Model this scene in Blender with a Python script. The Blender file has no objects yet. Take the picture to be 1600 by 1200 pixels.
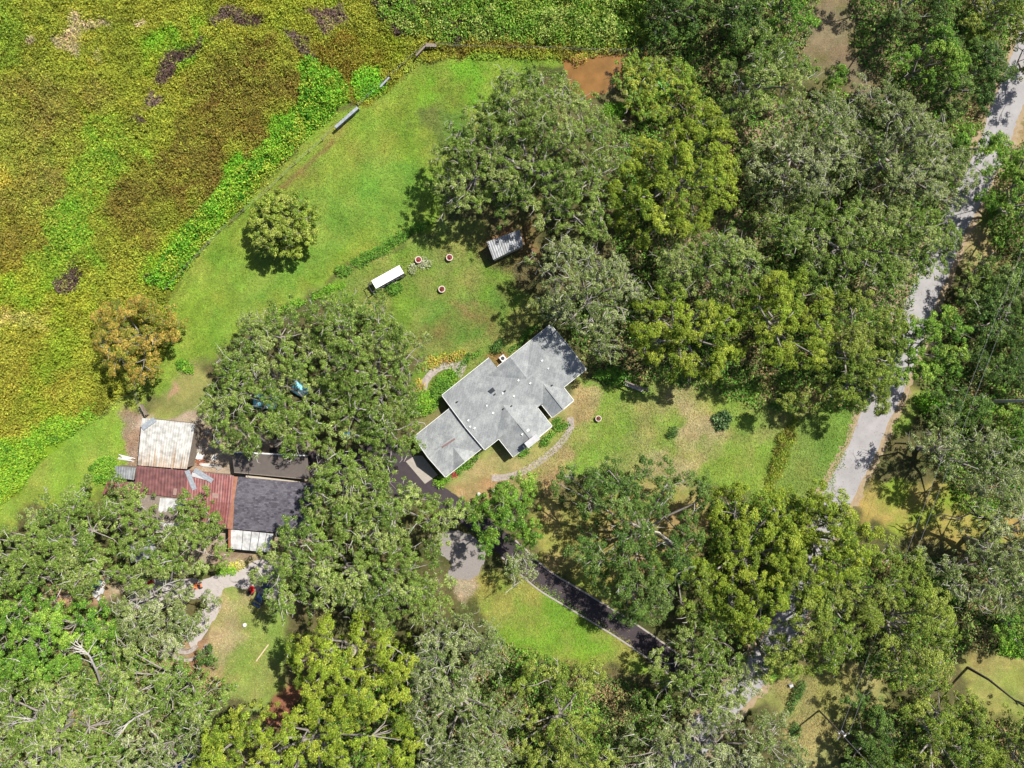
import bpy, math, random
import numpy as np
from mathutils import Vector

# ------------------------------------------------------------------ camera, world, sun
H_CAM = 120.0
S = 0.115                       # metres per photo pixel on the ground (1600 px wide photo)
scene = bpy.context.scene
cam_d = bpy.data.cameras.new("camera")
cam_d.sensor_width = 36.0
cam_d.lens = 36.0 * H_CAM / (1600 * S)
cam_d.clip_start = 1.0
cam_d.clip_end = 6000.0
cam = bpy.data.objects.new("camera", cam_d)
scene.collection.objects.link(cam)
cam.location = (0, 0, H_CAM)
cam.rotation_euler = (0, 0, 0)
scene.camera = cam

SUN_EL, SUN_AZ = math.radians(51), math.atan2(0.62, 0.80)     # azimuth measured from +X towards +Y
world = bpy.data.worlds.new("World")
scene.world = world
world.use_nodes = True
wn = world.node_tree.nodes
wl = world.node_tree.links
bg = wn["Background"]
bg.inputs["Strength"].default_value = 0.064
skyt = wn.new("ShaderNodeTexSky")
skyt.sky_type = 'NISHITA'
skyt.sun_disc = False
skyt.sun_elevation = SUN_EL
skyt.sun_rotation = math.pi / 2 - SUN_AZ
skyt.air_density = 1.0
skyt.dust_density = 1.5
wl.new(skyt.outputs["Color"], bg.inputs["Color"])
sun_d = bpy.data.lights.new("sun", 'SUN')
sun_d.energy = 5.0
sun_d.angle = math.radians(0.5)
sun_d.color = (1.0, 0.955, 0.88)
sun = bpy.data.objects.new("sun", sun_d)
scene.collection.objects.link(sun)
sd = Vector((math.cos(SUN_EL) * math.cos(SUN_AZ), math.cos(SUN_EL) * math.sin(SUN_AZ), math.sin(SUN_EL)))
sun.rotation_euler = sd.to_track_quat('Z', 'Y').to_euler()
sun.location = sd * 200
scene.view_settings.view_transform = 'Standard'
scene.view_settings.look = 'None'
scene.view_settings.gamma = 1.0
scene.view_settings.exposure = 1.0
scene.render.engine = 'CYCLES'
scene.cycles.max_bounces = 5
scene.cycles.diffuse_bounces = 3
scene.cycles.transmission_bounces = 3
scene.cycles.glossy_bounces = 2

# ------------------------------------------------------------------ helpers
rng = np.random.default_rng(7)
COL = scene.collection


def W(px, py, h=0.0):
    k = S * (1 - h / H_CAM)
    return ((px - 800) * k, (600 - py) * k)


def WP(pts, h=0.0):
    return np.array([W(p[0], p[1], h) for p in pts], float)


def lin(c):
    c = np.asarray(c, float) / 255.0
    return np.where(c <= 0.04045, c / 12.92, ((c + 0.055) / 1.055) ** 2.4)


KG = 2.55      # how much brighter sunlit level ground looks in the picture than its base colour


def A(r, g, b):
    return np.clip(lin((r, g, b)) / KG, 0.004, 0.8)


def hash2(i, j, seed):
    h = (i * 374761393 + j * 668265263 + seed * 1442695041) & 0xFFFFFFFF
    h = ((h ^ (h >> 13)) * 1274126177) & 0xFFFFFFFF
    h = h ^ (h >> 16)
    return (h & 0xFFFF) / 65535.0


def vnoise(x, y, scale, seed=0):
    x = np.asarray(x) / scale + 1000.5
    y = np.asarray(y) / scale + 1000.5
    i = np.floor(x).astype(np.int64)
    j = np.floor(y).astype(np.int64)
    fx = x - i
    fy = y - j
    fx = fx * fx * (3 - 2 * fx)
    fy = fy * fy * (3 - 2 * fy)
    a = hash2(i, j, seed)
    b = hash2(i + 1, j, seed)
    c = hash2(i, j + 1, seed)
    d = hash2(i + 1, j + 1, seed)
    return (a * (1 - fx) + b * fx) * (1 - fy) + (c * (1 - fx) + d * fx) * fy


def fbm(x, y, scale, seed=0, octv=4):
    t = 0
    amp = 0.5
    s = 0
    for k in range(octv):
        t = t + amp * vnoise(x, y, scale / 2 ** k, seed + k * 17)
        s += amp
        amp *= 0.55
    return t / s


def sdist(x, y, poly):
    """signed distance to polygon, positive inside"""
    x = np.asarray(x, float)
    y = np.asarray(y, float)
    d2 = np.full(x.shape, 1e18)
    inside = np.zeros(x.shape, bool)
    n = len(poly)
    for k in range(n):
        x1, y1 = poly[k]
        x2, y2 = poly[(k + 1) % n]
        dx, dy = x2 - x1, y2 - y1
        L = dx * dx + dy * dy + 1e-12
        t = np.clip(((x - x1) * dx + (y - y1) * dy) / L, 0, 1)
        d2 = np.minimum(d2, (x - x1 - t * dx) ** 2 + (y - y1 - t * dy) ** 2)
        cond = (y1 > y) != (y2 > y)
        with np.errstate(divide='ignore', invalid='ignore'):
            xi = x1 + (y - y1) * dx / (dy if abs(dy) > 1e-12 else 1e-12)
        inside ^= cond & (x < xi)
    d = np.sqrt(d2)
    return np.where(inside, d, -d)


def link(o, parent=None):
    COL.objects.link(o)
    if parent is not None:
        o.parent = parent
    return o


def tag(o, label=None, cat=None, group=None, kind=None):
    if label:
        o["label"] = label
    if cat:
        o["category"] = cat
    if group:
        o["group"] = group
    if kind:
        o["kind"] = kind
    return o


def thing(name, label, cat, loc=(0, 0, 0), rz=0.0, group=None):
    o = bpy.data.objects.new(name, None)
    o.empty_display_size = 0.5
    o.location = loc
    o.rotation_euler = (0, 0, rz)
    link(o)
    return tag(o, label, cat, group)


def np_mesh(name, V, F, mats, parent=None, cols=None, fmat=None, smooth=False, uv=None):
    """V (n,3); F (m,k) equal sided faces"""
    V = np.asarray(V, np.float32)
    F = np.asarray(F, np.int32)
    me = bpy.data.meshes.new(name)
    m, k = F.shape
    me.vertices.add(len(V))
    me.vertices.foreach_set("co", V.ravel())
    me.loops.add(m * k)
    me.loops.foreach_set("vertex_index", F.ravel())
    me.polygons.add(m)
    me.polygons.foreach_set("loop_start", np.arange(0, m * k, k, dtype=np.int32))
    try:
        me.polygons.foreach_set("loop_total", np.full(m, k, np.int32))
    except Exception:
        pass
    if not isinstance(mats, (list, tuple)):
        mats = [mats]
    for mt in mats:
        me.materials.append(mt)
    if fmat is not None:
        me.polygons.foreach_set("material_index", np.asarray(fmat, np.int32))
    me.polygons.foreach_set("use_smooth", np.full(m, bool(smooth)))
    if cols is not None:
        ca = me.color_attributes.new("Col", 'FLOAT_COLOR', 'POINT')
        c4 = np.ones((len(V), 4), np.float32)
        c4[:, :cols.shape[1]] = cols
        ca.data.foreach_set("color", c4.ravel())
    if uv is not None:
        ul = me.uv_layers.new(name="UVMap")
        ul.data.foreach_set("uv", np.asarray(uv, np.float32)[F.ravel()].ravel())
    me.update(calc_edges=True)
    me.validate()
    o = bpy.data.objects.new(name, me)
    return link(o, parent)


class MB:
    """collects shapes, links them as one mesh object"""

    def __init__(self):
        self.v = []
        self.f = []
        self.m = []

    def add(self, vs, fs, m=0):
        b = len(self.v)
        self.v += [tuple(map(float, p)) for p in vs]
        self.f += [tuple(b + i for i in f) for f in fs]
        self.m += [m] * len(fs)
        return self

    def box(self, c, s, rz=0.0, m=0, taper=1.0):
        cx, cy, cz = c
        hx, hy, hz = s[0] / 2, s[1] / 2, s[2] / 2
        co, si = math.cos(rz), math.sin(rz)
        vs = []
        for z, t in ((-hz, 1.0), (hz, taper)):
            for x, y in ((-hx, -hy), (hx, -hy), (hx, hy), (-hx, hy)):
                x *= t
                y *= t
                vs.append((cx + x * co - y * si, cy + x * si + y * co, cz + z))
        return self.add(vs, [(3, 2, 1, 0), (4, 5, 6, 7), (0, 1, 5, 4), (1, 2, 6, 5), (2, 3, 7, 6), (3, 0, 4, 7)], m)

    def bar(self, a, b, w, t=None, m=0, up=(0, 0, 1)):
        t = t or w
        a = Vector(a)
        b = Vector(b)
        d = (b - a).normalized()
        u = Vector(up)
        s = d.cross(u)
        if s.length < 1e-3:
            s = d.cross(Vector((1, 0, 0)))
        s.normalize()
        n = s.cross(d)
        vs = []
        for p in (a, b):
            for i, j in ((-1, -1), (1, -1), (1, 1), (-1, 1)):
                vs.append(p + s * (i * w / 2) + n * (j * t / 2))
        return self.add(vs, [(3, 2, 1, 0), (4, 5, 6, 7), (0, 1, 5, 4), (1, 2, 6, 5), (2, 3, 7, 6), (3, 0, 4, 7)], m)

    def prism(self, poly, z0, z1, m=0, mside=None):
        """poly (x,y) list; z1 number or list of top heights"""
        n = len(poly)
        ar = sum(poly[i][0] * poly[(i + 1) % n][1] - poly[(i + 1) % n][0] * poly[i][1] for i in range(n))
        idx = list(range(n)) if ar > 0 else list(range(n))[::-1]
        poly = [poly[i] for i in idx]
        zt = [z1] * n if not hasattr(z1, '__len__') else [z1[i] for i in idx]
        zb = [z0] * n if not hasattr(z0, '__len__') else [z0[i] for i in idx]
        vs = [(p[0], p[1], zb[i]) for i, p in enumerate(poly)] + [(p[0], p[1], zt[i]) for i, p in enumerate(poly)]
        self.add(vs, [tuple(range(n, 2 * n))], m)
        b = len(self.v) - 2 * n
        sides = [(i, (i + 1) % n, n + (i + 1) % n, n + i) for i in range(n)] + [tuple(range(n))[::-1]]
        self.f += [tuple(b + i for i in f) for f in sides]
        self.m += [m if mside is None else mside] * len(sides)
        return self

    def cyl(self, c, r, h, n=16, m=0, r2=None, axis='z'):
        r2 = r if r2 is None else r2
        vs = []
        for z, rr in ((0, r), (h, r2)):
            for k in range(n):
                a = 2 * math.pi * k / n
                x, y = rr * math.cos(a), rr * math.sin(a)
                if axis == 'z':
                    vs.append((c[0] + x, c[1] + y, c[2] + z))
                elif axis == 'x':
                    vs.append((c[0] + z, c[1] + x, c[2] + y))
                else:
                    vs.append((c[0] + x, c[1] + z, c[2] + y))
        fs = [(i, (i + 1) % n, n + (i + 1) % n, n + i) for i in range(n)]
        fs += [tuple(range(n))[::-1], tuple(range(n, 2 * n))]
        return self.add(vs, fs, m)

    def lathe(self, c, prof, n=24, m=0):
        vs = []
        for r, z in prof:
            for k in range(n):
                a = 2 * math.pi * k / n
                vs.append((c[0] + r * math.cos(a), c[1] + r * math.sin(a), c[2] + z))
        fs = []
        for j in range(len(prof) - 1):
            for i in range(n):
                fs.append((j * n + i, j * n + (i + 1) % n, (j + 1) * n + (i + 1) % n, (j + 1) * n + i))
        return self.add(vs, fs, m)

    def tube(self, pts, radii, n=6, m=0):
        V_, F_ = tube_arrays(pts, radii, n)
        return self.add(V_, [tuple(f) for f in F_], m)

    def build(self, name, mats, parent=None, smooth=False):
        me = bpy.data.meshes.new(name)
        me.from_pydata(self.v, [], self.f)
        if not isinstance(mats, (list, tuple)):
            mats = [mats]
        for mt in mats:
            me.materials.append(mt)
        me.polygons.foreach_set("material_index", self.m)
        if smooth:
            me.polygons.foreach_set("use_smooth", [True] * len(self.f))
        me.update()
        o = bpy.data.objects.new(name, me)
        return link(o, parent)


def tube_arrays(pts, radii, n=5):
    P = np.asarray(pts, float)
    m = len(P)
    T = np.zeros_like(P)
    T[1:-1] = P[2:] - P[:-2]
    T[0] = P[1] - P[0]
    T[-1] = P[-1] - P[-2]
    T /= (np.linalg.norm(T, axis=1, keepdims=True) + 1e-9)
    ref = np.array([0.31, 0.17, 1.0]) if abs(T[0][2]) < 0.9 else np.array([1.0, 0.2, 0.1])
    U = np.cross(T, ref)
    U /= (np.linalg.norm(U, axis=1, keepdims=True) + 1e-9)
    Wv = np.cross(T, U)
    a = np.linspace(0, 2 * math.pi, n, endpoint=False)
    R = np.asarray(radii, float)[:, None, None]
    ring = P[:, None, :] + R * (np.cos(a)[None, :, None] * U[:, None, :] + np.sin(a)[None, :, None] * Wv[:, None, :])
    V = ring.reshape(-1, 3)
    F = []
    for j in range(m - 1):
        for i in range(n):
            F.append((j * n + i, j * n + (i + 1) % n, (j + 1) * n + (i + 1) % n, (j + 1) * n + i))
    return V, np.array(F, int)


class Tubes:
    def __init__(self):
        self.V = []
        self.F = []
        self.n = 0

    def add(self, pts, radii, sides=5):
        V, F = tube_arrays(pts, radii, sides)
        self.V.append(V)
        self.F.append(F + self.n)
        self.n += len(V)

    def build(self, name, mat, parent):
        if not self.V:
            return None
        return np_mesh(name, np.vstack(self.V), np.vstack(self.F), mat, parent, smooth=True)


# ------------------------------------------------------------------ materials
def new_mat(name):
    m = bpy.data.materials.new(name)
    m.use_nodes = True
    nt = m.node_tree
    return m, nt.nodes, nt.links, nt.nodes["Principled BSDF"]


def mat_simple(name, col, rough=0.7, var=0.25, scale=2.0, metal=0.0, bump=0.0, col2=None, detail=6.0, spec=0.3):
    m, N, L, b = new_mat(name)
    tc = N.new("ShaderNodeTexCoord")
    nz = N.new("ShaderNodeTexNoise")
    nz.inputs["Scale"].default_value = scale
    nz.inputs["Detail"].default_value = detail
    nz.inputs["Roughness"].default_value = 0.65
    L.new(tc.outputs["Object"], nz.inputs["Vector"])
    cr = N.new("ShaderNodeValToRGB")
    cr.color_ramp.elements[0].position = 0.3
    cr.color_ramp.elements[1].position = 0.7
    c = np.array(col, float)
    c2 = np.array(col2, float) if col2 is not None else np.clip(c * (1 + var), 0, 0.95)
    c1 = np.clip(c * (1 - var), 0, 0.95) if col2 is None else c
    cr.color_ramp.elements[0].color = (*c1, 1)
    cr.color_ramp.elements[1].color = (*c2, 1)
    L.new(nz.outputs["Fac"], cr.inputs["Fac"])
    L.new(cr.outputs["Color"], b.inputs["Base Color"])
    b.inputs["Roughness"].default_value = rough
    b.inputs["Metallic"].default_value = metal
    b.inputs["Specular IOR Level"].default_value = spec
    if bump:
        bp = N.new("ShaderNodeBump")
        bp.inputs["Strength"].default_value = bump
        bp.inputs["Distance"].default_value = 0.05
        L.new(nz.outputs["Fac"], bp.inputs["Height"])
        L.new(bp.outputs["Normal"], b.inputs["Normal"])
    return m


def mat_leaf(name, trans=0.25, rough=0.55, spec=0.25):
    m, N, L, b = new_mat(name)
    at = N.new("ShaderNodeAttribute")
    at.attribute_name = "Col"
    tc = N.new("ShaderNodeTexCoord")
    nz = N.new("ShaderNodeTexNoise")
    nz.inputs["Scale"].default_value = 3.0
    nz.inputs["Detail"].default_value = 3.0
    L.new(tc.outputs["Object"], nz.inputs["Vector"])
    mr = N.new("ShaderNodeMapRange")
    mr.inputs["From Min"].default_value = 0.3
    mr.inputs["From Max"].default_value = 0.7
    mr.inputs["To Min"].default_value = 0.75
    mr.inputs["To Max"].default_value = 1.25
    L.new(nz.outputs["Fac"], mr.inputs["Value"])
    mx = N.new("ShaderNodeVectorMath")
    mx.operation = 'SCALE'
    L.new(at.outputs["Color"], mx.inputs[0])
    L.new(mr.outputs["Result"], mx.inputs["Scale"])
    L.new(mx.outputs["Vector"], b.inputs["Base Color"])
    b.inputs["Roughness"].default_value = rough
    b.inputs["Specular IOR Level"].default_value = spec
    tr = N.new("ShaderNodeBsdfTranslucent")
    L.new(mx.outputs["Vector"], tr.inputs["Color"])
    ms = N.new("ShaderNodeMixShader")
    ms.inputs["Fac"].default_value = trans
    L.new(b.outputs["BSDF"], ms.inputs[1])
    L.new(tr.outputs["BSDF"], ms.inputs[2])
    L.new(ms.outputs["Shader"], N["Material Output"].inputs["Surface"])
    return m


def mat_ground(name):
    m, N, L, b = new_mat(name)
    at = N.new("ShaderNodeAttribute")
    at.attribute_name = "Col"
    tc = N.new("ShaderNodeTexCoord")
    prev = None
    for sc, lo, hi, det in ((4.5, 0.55, 1.45, 8.0), (0.9, 0.80, 1.20, 5.0), (0.25, 0.88, 1.12, 4.0)):
        nz = N.new("ShaderNodeTexNoise")
        nz.inputs["Scale"].default_value = sc
        nz.inputs["Detail"].default_value = det
        nz.inputs["Roughness"].default_value = 0.75
        L.new(tc.outputs["Object"], nz.inputs["Vector"])
        mr = N.new("ShaderNodeMapRange")
        mr.inputs["From Min"].default_value = 0.3
        mr.inputs["From Max"].default_value = 0.7
        mr.inputs["To Min"].default_value = lo
        mr.inputs["To Max"].default_value = hi
        L.new(nz.outputs["Fac"], mr.inputs["Value"])
        mx = N.new("ShaderNodeVectorMath")
        mx.operation = 'SCALE'
        L.new(prev if prev is not None else at.outputs["Color"], mx.inputs[0])
        L.new(mr.outputs["Result"], mx.inputs["Scale"])
        prev = mx.outputs["Vector"]
    # tan thatch flecks in the grass
    nz = N.new("ShaderNodeTexNoise")
    nz.inputs["Scale"].default_value = 2.2
    nz.inputs["Detail"].default_value = 8.0
    nz.inputs["Roughness"].default_value = 0.8
    L.new(tc.outputs["Object"], nz.inputs["Vector"])
    cr = N.new("ShaderNodeValToRGB")
    cr.color_ramp.elements[0].position = 0.53
    cr.color_ramp.elements[1].position = 0.68
    L.new(nz.outputs["Fac"], cr.inputs["Fac"])
    mu = N.new("ShaderNodeMath")
    mu.operation = 'MULTIPLY'
    L.new(cr.outputs["Color"], mu.inputs[0])
    L.new(at.outputs["Alpha"], mu.inputs[1])
    mixc = N.new("ShaderNodeMix")
    mixc.data_type = 'RGBA'
    L.new(mu.outputs["Value"], mixc.inputs["Factor"])
    L.new(prev, mixc.inputs["A"])
    mixc.inputs["B"].default_value = (*A(205, 180, 135), 1)
    L.new(mixc.outputs["Result"], b.inputs["Base Color"])
    b.inputs["Roughness"].default_value = 0.95
    b.inputs["Specular IOR Level"].default_value = 0.1
    bp = N.new("ShaderNodeBump")
    bp.inputs["Strength"].default_value = 0.6
    bp.inputs["Distance"].default_value = 0.12
    L.new(nz.outputs["Fac"], bp.inputs["Height"])
    L.new(bp.outputs["Normal"], b.inputs["Normal"])
    return m


def mat_streak(name, base, streak, amount=0.5, scale=(14, 1.2), grad=True, rough=0.5, metal=0.0, patch=None):
    """sheet metal: streaks run down the UV y direction, more of them towards v=0"""
    m, N, L, b = new_mat(name)
    uv = N.new("ShaderNodeUVMap")
    mp = N.new("ShaderNodeMapping")
    mp.inputs["Scale"].default_value = (scale[0], scale[1], 1)
    L.new(uv.outputs["UV"], mp.inputs["Vector"])
    nz = N.new("ShaderNodeTexNoise")
    nz.inputs["Scale"].default_value = 1.0
    nz.inputs["Detail"].default_value = 6.0
    nz.inputs["Roughness"].default_value = 0.7
    L.new(mp.outputs["Vector"], nz.inputs["Vector"])
    sep = N.new("ShaderNodeSeparateXYZ")
    L.new(uv.outputs["UV"], sep.inputs["Vector"])
    val = nz.outputs["Fac"]
    if grad:
        m1 = N.new("ShaderNodeMath")
        m1.operation = 'MULTIPLY_ADD'
        m1.inputs[1].default_value = -0.34
        L.new(sep.outputs["Y"], m1.inputs[0])
        L.new(nz.outputs["Fac"], m1.inputs[2])
        val = m1.outputs["Value"]
    cr = N.new("ShaderNodeValToRGB")
    cr.color_ramp.elements[0].position = 0.62 - 0.3 * amount
    cr.color_ramp.elements[1].position = 0.85 - 0.3 * amount
    cr.color_ramp.elements[0].color = (*base, 1)
    cr.color_ramp.elements[1].color = (*streak, 1)
    L.new(val, cr.inputs["Fac"])
    tc = N.new("ShaderNodeTexCoord")
    n2 = N.new("ShaderNodeTexNoise")
    n2.inputs["Scale"].default_value = 1.1
    n2.inputs["Detail"].default_value = 7
    L.new(tc.outputs["Object"], n2.inputs["Vector"])
    mr = N.new("ShaderNodeMapRange")
    mr.inputs["From Min"].default_value = 0.3
    mr.inputs["From Max"].default_value = 0.7
    mr.inputs["To Min"].default_value = 0.62
    mr.inputs["To Max"].default_value = 1.28
    L.new(n2.outputs["Fac"], mr.inputs["Value"])
    mx = N.new("ShaderNodeVectorMath")
    mx.operation = 'SCALE'
    L.new(cr.outputs["Color"], mx.inputs[0])
    L.new(mr.outputs["Result"], mx.inputs["Scale"])
    L.new(mx.outputs["Vector"], b.inputs["Base Color"])
    b.inputs["Roughness"].default_value = rough
    b.inputs["Metallic"].default_value = metal
    return m


def mat_shingle(name, col, lichen, angle, contrast=0.12, amt=0.5, brick=(1.1, 0.42)):
    m, N, L, b = new_mat(name)
    tc = N.new("ShaderNodeTexCoord")
    mp = N.new("ShaderNodeMapping")
    mp.inputs["Rotation"].default_value = (0, 0, -angle)
    L.new(tc.outputs["Object"], mp.inputs["Vector"])
    br = N.new("ShaderNodeTexBrick")
    br.inputs["Scale"].default_value = 1.0
    br.inputs["Brick Width"].default_value = brick[0]
    br.inputs["Row Height"].default_value = brick[1]
    br.inputs["Mortar Size"].default_value = 0.02
    c = np.array(col)
    br.inputs["Color1"].default_value = (*np.clip(c * (1 - contrast), 0, 1), 1)
    br.inputs["Color2"].default_value = (*np.clip(c * (1 + contrast), 0, 1), 1)
    br.inputs["Mortar"].default_value = (*np.clip(c * 0.72, 0, 1), 1)
    L.new(mp.outputs["Vector"], br.inputs["Vector"])
    nz = N.new("ShaderNodeTexNoise")
    nz.inputs["Scale"].default_value = 0.45
    nz.inputs["Detail"].default_value = 8
    nz.inputs["Roughness"].default_value = 0.7
    L.new(tc.outputs["Object"], nz.inputs["Vector"])
    cr = N.new("ShaderNodeValToRGB")
    cr.color_ramp.elements[0].position = 0.44
    cr.color_ramp.elements[1].position = 0.66
    cr.color_ramp.elements[0].color = (0, 0, 0, 1)
    cr.color_ramp.elements[1].color = (amt, amt, amt, 1)
    L.new(nz.outputs["Fac"], cr.inputs["Fac"])
    mixc = N.new("ShaderNodeMix")
    mixc.data_type = 'RGBA'
    L.new(cr.outputs["Color"], mixc.inputs["Factor"])
    L.new(br.outputs["Color"], mixc.inputs["A"])
    mixc.inputs["B"].default_value = (*lichen, 1)
    n2 = N.new("ShaderNodeTexNoise")
    n2.inputs["Scale"].default_value = 7.0
    n2.inputs["Detail"].default_value = 4
    L.new(tc.outputs["Object"], n2.inputs["Vector"])
    mr = N.new("ShaderNodeMapRange")
    mr.inputs["From Min"].default_value = 0.3
    mr.inputs["From Max"].default_value = 0.7
    mr.inputs["To Min"].default_value = 0.82
    mr.inputs["To Max"].default_value = 1.18
    L.new(n2.outputs["Fac"], mr.inputs["Value"])
    mx = N.new("ShaderNodeVectorMath")
    mx.operation = 'SCALE'
    L.new(mixc.outputs["Result"], mx.inputs[0])
    L.new(mr.outputs["Result"], mx.inputs["Scale"])
    L.new(mx.outputs["Vector"], b.inputs["Base Color"])
    b.inputs["Roughness"].default_value = 0.92
    b.inputs["Specular IOR Level"].default_value = 0.15
    return m


M = {}
M['ground'] = mat_ground("ground_cover")
M['leaf'] = mat_leaf("foliage", 0.18, 0.65, 0.12)
M['needle'] = mat_leaf("wispy_foliage", 0.25, 0.65, 0.12)
M['weed'] = mat_leaf("marsh_foliage", 0.22, 0.65, 0.12)
M['bark'] = mat_simple("oak_bark", (0.20, 0.18, 0.155), 0.9, 0.4, 3.0, bump=0.5)
M['pale_bark'] = mat_simple("pale_bark", (0.36, 0.34, 0.30), 0.9, 0.3, 2.5, bump=0.3)
M['dead_wood'] = mat_simple("dead_wood", (0.34, 0.32, 0.29), 0.9, 0.3, 2.5)
M['dark_shaded_bark'] = mat_simple("dark_shaded_bark", (0.06, 0.05, 0.045), 0.95, 0.4, 4.0, bump=0.5)  # near-black bark; shade on the tall bare trunk is put into this colour
M['road'] = mat_simple("worn_asphalt", A(200, 196, 196), 0.9, 0.15, 0.35, detail=14)
M['drive'] = mat_simple("dark_asphalt", A(84, 74, 78), 0.85, 0.22, 0.8, detail=10)
M['concrete'] = mat_simple("concrete", A(208, 198, 186), 0.9, 0.13, 1.5, detail=8)
M['stone'] = mat_simple("flagstone", A(172, 158, 150), 0.9, 0.3, 2.0, col2=A(230, 218, 206))
M['gravel'] = mat_simple("gravel", A(176, 168, 162), 0.95, 0.2, 5.0, bump=0.4, detail=10)
M['white'] = mat_simple("white_paint", (0.5, 0.5, 0.48), 0.5, 0.08, 1.0)
M['offwhite'] = mat_simple("weathered_white_metal", (0.34, 0.34, 0.34), 0.45, 0.15, 1.2, detail=8)
M['wall'] = mat_simple("stucco_wall", (0.42, 0.39, 0.34), 0.9, 0.08, 2.0)
M['glass'] = mat_simple("window_glass", (0.03, 0.035, 0.04), 0.08, 0.1, 1.0, spec=0.6)
M['dark'] = mat_simple("dark_metal", (0.03, 0.03, 0.032), 0.5, 0.2, 4.0)
M['grey_metal'] = mat_simple("galvanised_metal", (0.20, 0.22, 0.24), 0.6, 0.3, 2.5, metal=0.0)
M['wood'] = mat_simple("weathered_wood", (0.16, 0.13, 0.105), 0.85, 0.3, 4.0)
M['pale_wood'] = mat_simple("pale_wood", (0.42, 0.33, 0.22), 0.85, 0.2, 4.0)
M['rust'] = mat_simple("rusty_metal", (0.22, 0.08, 0.04), 0.85, 0.35, 3.0)
M['terracotta'] = mat_simple("terracotta", (0.40, 0.28, 0.22), 0.8, 0.15, 4.0)
M['soil'] = mat_simple("red_mulch", A(158, 88, 80), 0.95, 0.35, 9.0, bump=0.5)
M['red'] = mat_simple("red_paint", (0.42, 0.025, 0.02), 0.4, 0.15, 2.0)
M['orange'] = mat_simple("orange_paint", (0.55, 0.16, 0.06), 0.5, 0.15, 2.0)
M['blue'] = mat_simple("blue_tarpaulin", (0.04, 0.26, 0.42), 0.5, 0.3, 3.0)
M['pale_blue'] = mat_simple("pale_blue_plastic", (0.16, 0.42, 0.50), 0.45, 0.25, 3.0)
M['rubber'] = mat_simple("rubber", (0.018, 0.018, 0.02), 0.8, 0.2, 5.0)
M['carblack'] = mat_simple("dark_blue_car_paint", (0.012, 0.022, 0.05), 0.22, 0.1, 1.0, spec=0.7)
M['carsilver'] = mat_simple("grey_car_paint", (0.14, 0.16, 0.18), 0.25, 0.1, 1.0, spec=0.7)
M['brown_felt'] = mat_simple("brown_roofing_felt", A(126, 116, 110), 0.95, 0.12, 1.5, detail=9)
M['sand'] = mat_simple("pale_sand", A(222, 212, 206), 0.95, 0.12, 1.2, detail=10)
M['ceramic'] = mat_simple("insulator_glaze", (0.45, 0.48, 0.52), 0.3, 0.1, 2.0)
M['pole'] = mat_simple("pole_wood", (0.13, 0.10, 0.075), 0.85, 0.25, 5.0)

HANG = math.atan2(0.622, 0.783)          # direction of the house's long axis
M['shingle'] = mat_shingle("grey_shingles", A(178, 182, 184), A(224, 228, 224), HANG, contrast=0.11, amt=0.7)
M['dshingle'] = mat_shingle("charcoal_shingles", A(116, 112, 122), A(148, 144, 152), -0.09, contrast=0.45, brick=(0.5, 0.3))
M['tin_white'] = mat_streak("white_corrugated_tin", A(246, 244, 236), A(212, 168, 120), 0.86, (26, 0.7), rough=0.55)
M['tin_red'] = mat_streak("oxide_red_tin", A(160, 108, 106), A(132, 82, 78), 0.5, (14, 1.2), False, rough=0.6)
M['tin_bright'] = mat_streak("bright_red_tin", A(172, 100, 96), A(206, 158, 150), 0.55, (24, 0.7), False, rough=0.6)
M['tin_grey'] = mat_streak("grey_tin", A(190, 194, 196), A(140, 140, 142), 0.5, (20, 0.8), False, rough=0.5)
M['tin_flat'] = mat_streak("bleached_tin", A(254, 254, 252), A(214, 206, 196), 0.36, (9, 2.0), False, rough=0.5)


def mat_water():
    m, N, L, b = new_mat("muddy_water")
    tc = N.new("ShaderNodeTexCoord")
    nz = N.new("ShaderNodeTexNoise")
    nz.inputs["Scale"].default_value = 0.5
    nz.inputs["Detail"].default_value = 8
    L.new(tc.outputs["Object"], nz.inputs["Vector"])
    cr = N.new("ShaderNodeValToRGB")
    cr.color_ramp.elements[0].position = 0.3
    cr.color_ramp.elements[1].position = 0.7
    cr.color_ramp.elements[0].color = (*A(142, 104, 42), 1)
    cr.color_ramp.elements[1].color = (*A(182, 130, 64), 1)
    L.new(nz.outputs["Fac"], cr.inputs["Fac"])
    L.new(cr.outputs["Color"], b.inputs["Base Color"])
    b.inputs["Roughness"].default_value = 0.18
    n2 = N.new("ShaderNodeTexNoise")
    n2.inputs["Scale"].default_value = 6
    L.new(tc.outputs["Object"], n2.inputs["Vector"])
    bp = N.new("ShaderNodeBump")
    bp.inputs["Strength"].default_value = 0.15
    bp.inputs["Distance"].default_value = 0.03
    L.new(n2.outputs["Fac"], bp.inputs["Height"])
    L.new(bp.outputs["Normal"], b.inputs["Normal"])
    return m


M['water'] = mat_water()

# ------------------------------------------------------------------ colour of the ground, zone by zone
C_UNUSED, C_UNUSED2 = A(128, 168, 56), A(158, 176, 74)
C_LITTER = A(150, 134, 100)
ZONES = []       # (poly world, colour, colour2, softness m, warp m, alpha)


def zone(pts, c, c2=None, soft=1.0, warp=1.2, al=0.3):
    ZONES.append((WP(pts), np.array(c), np.array(c2 if c2 is not None else c), soft, warp, al))


MARSH_POLY = [(-60, 830), (0, 785), (20, 772), (62, 712), (110, 672), (160, 645), (215, 605), (240, 588), (262, 545), (262, 455), (300, 405),
              (345, 355), (400, 300), (432, 262), (480, 212), (540, 152), (575, 160), (600, 142), (650, 100), (700, 88),
              (890, 92), (1010, 75), (1010, -60), (-60, -60)]
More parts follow.
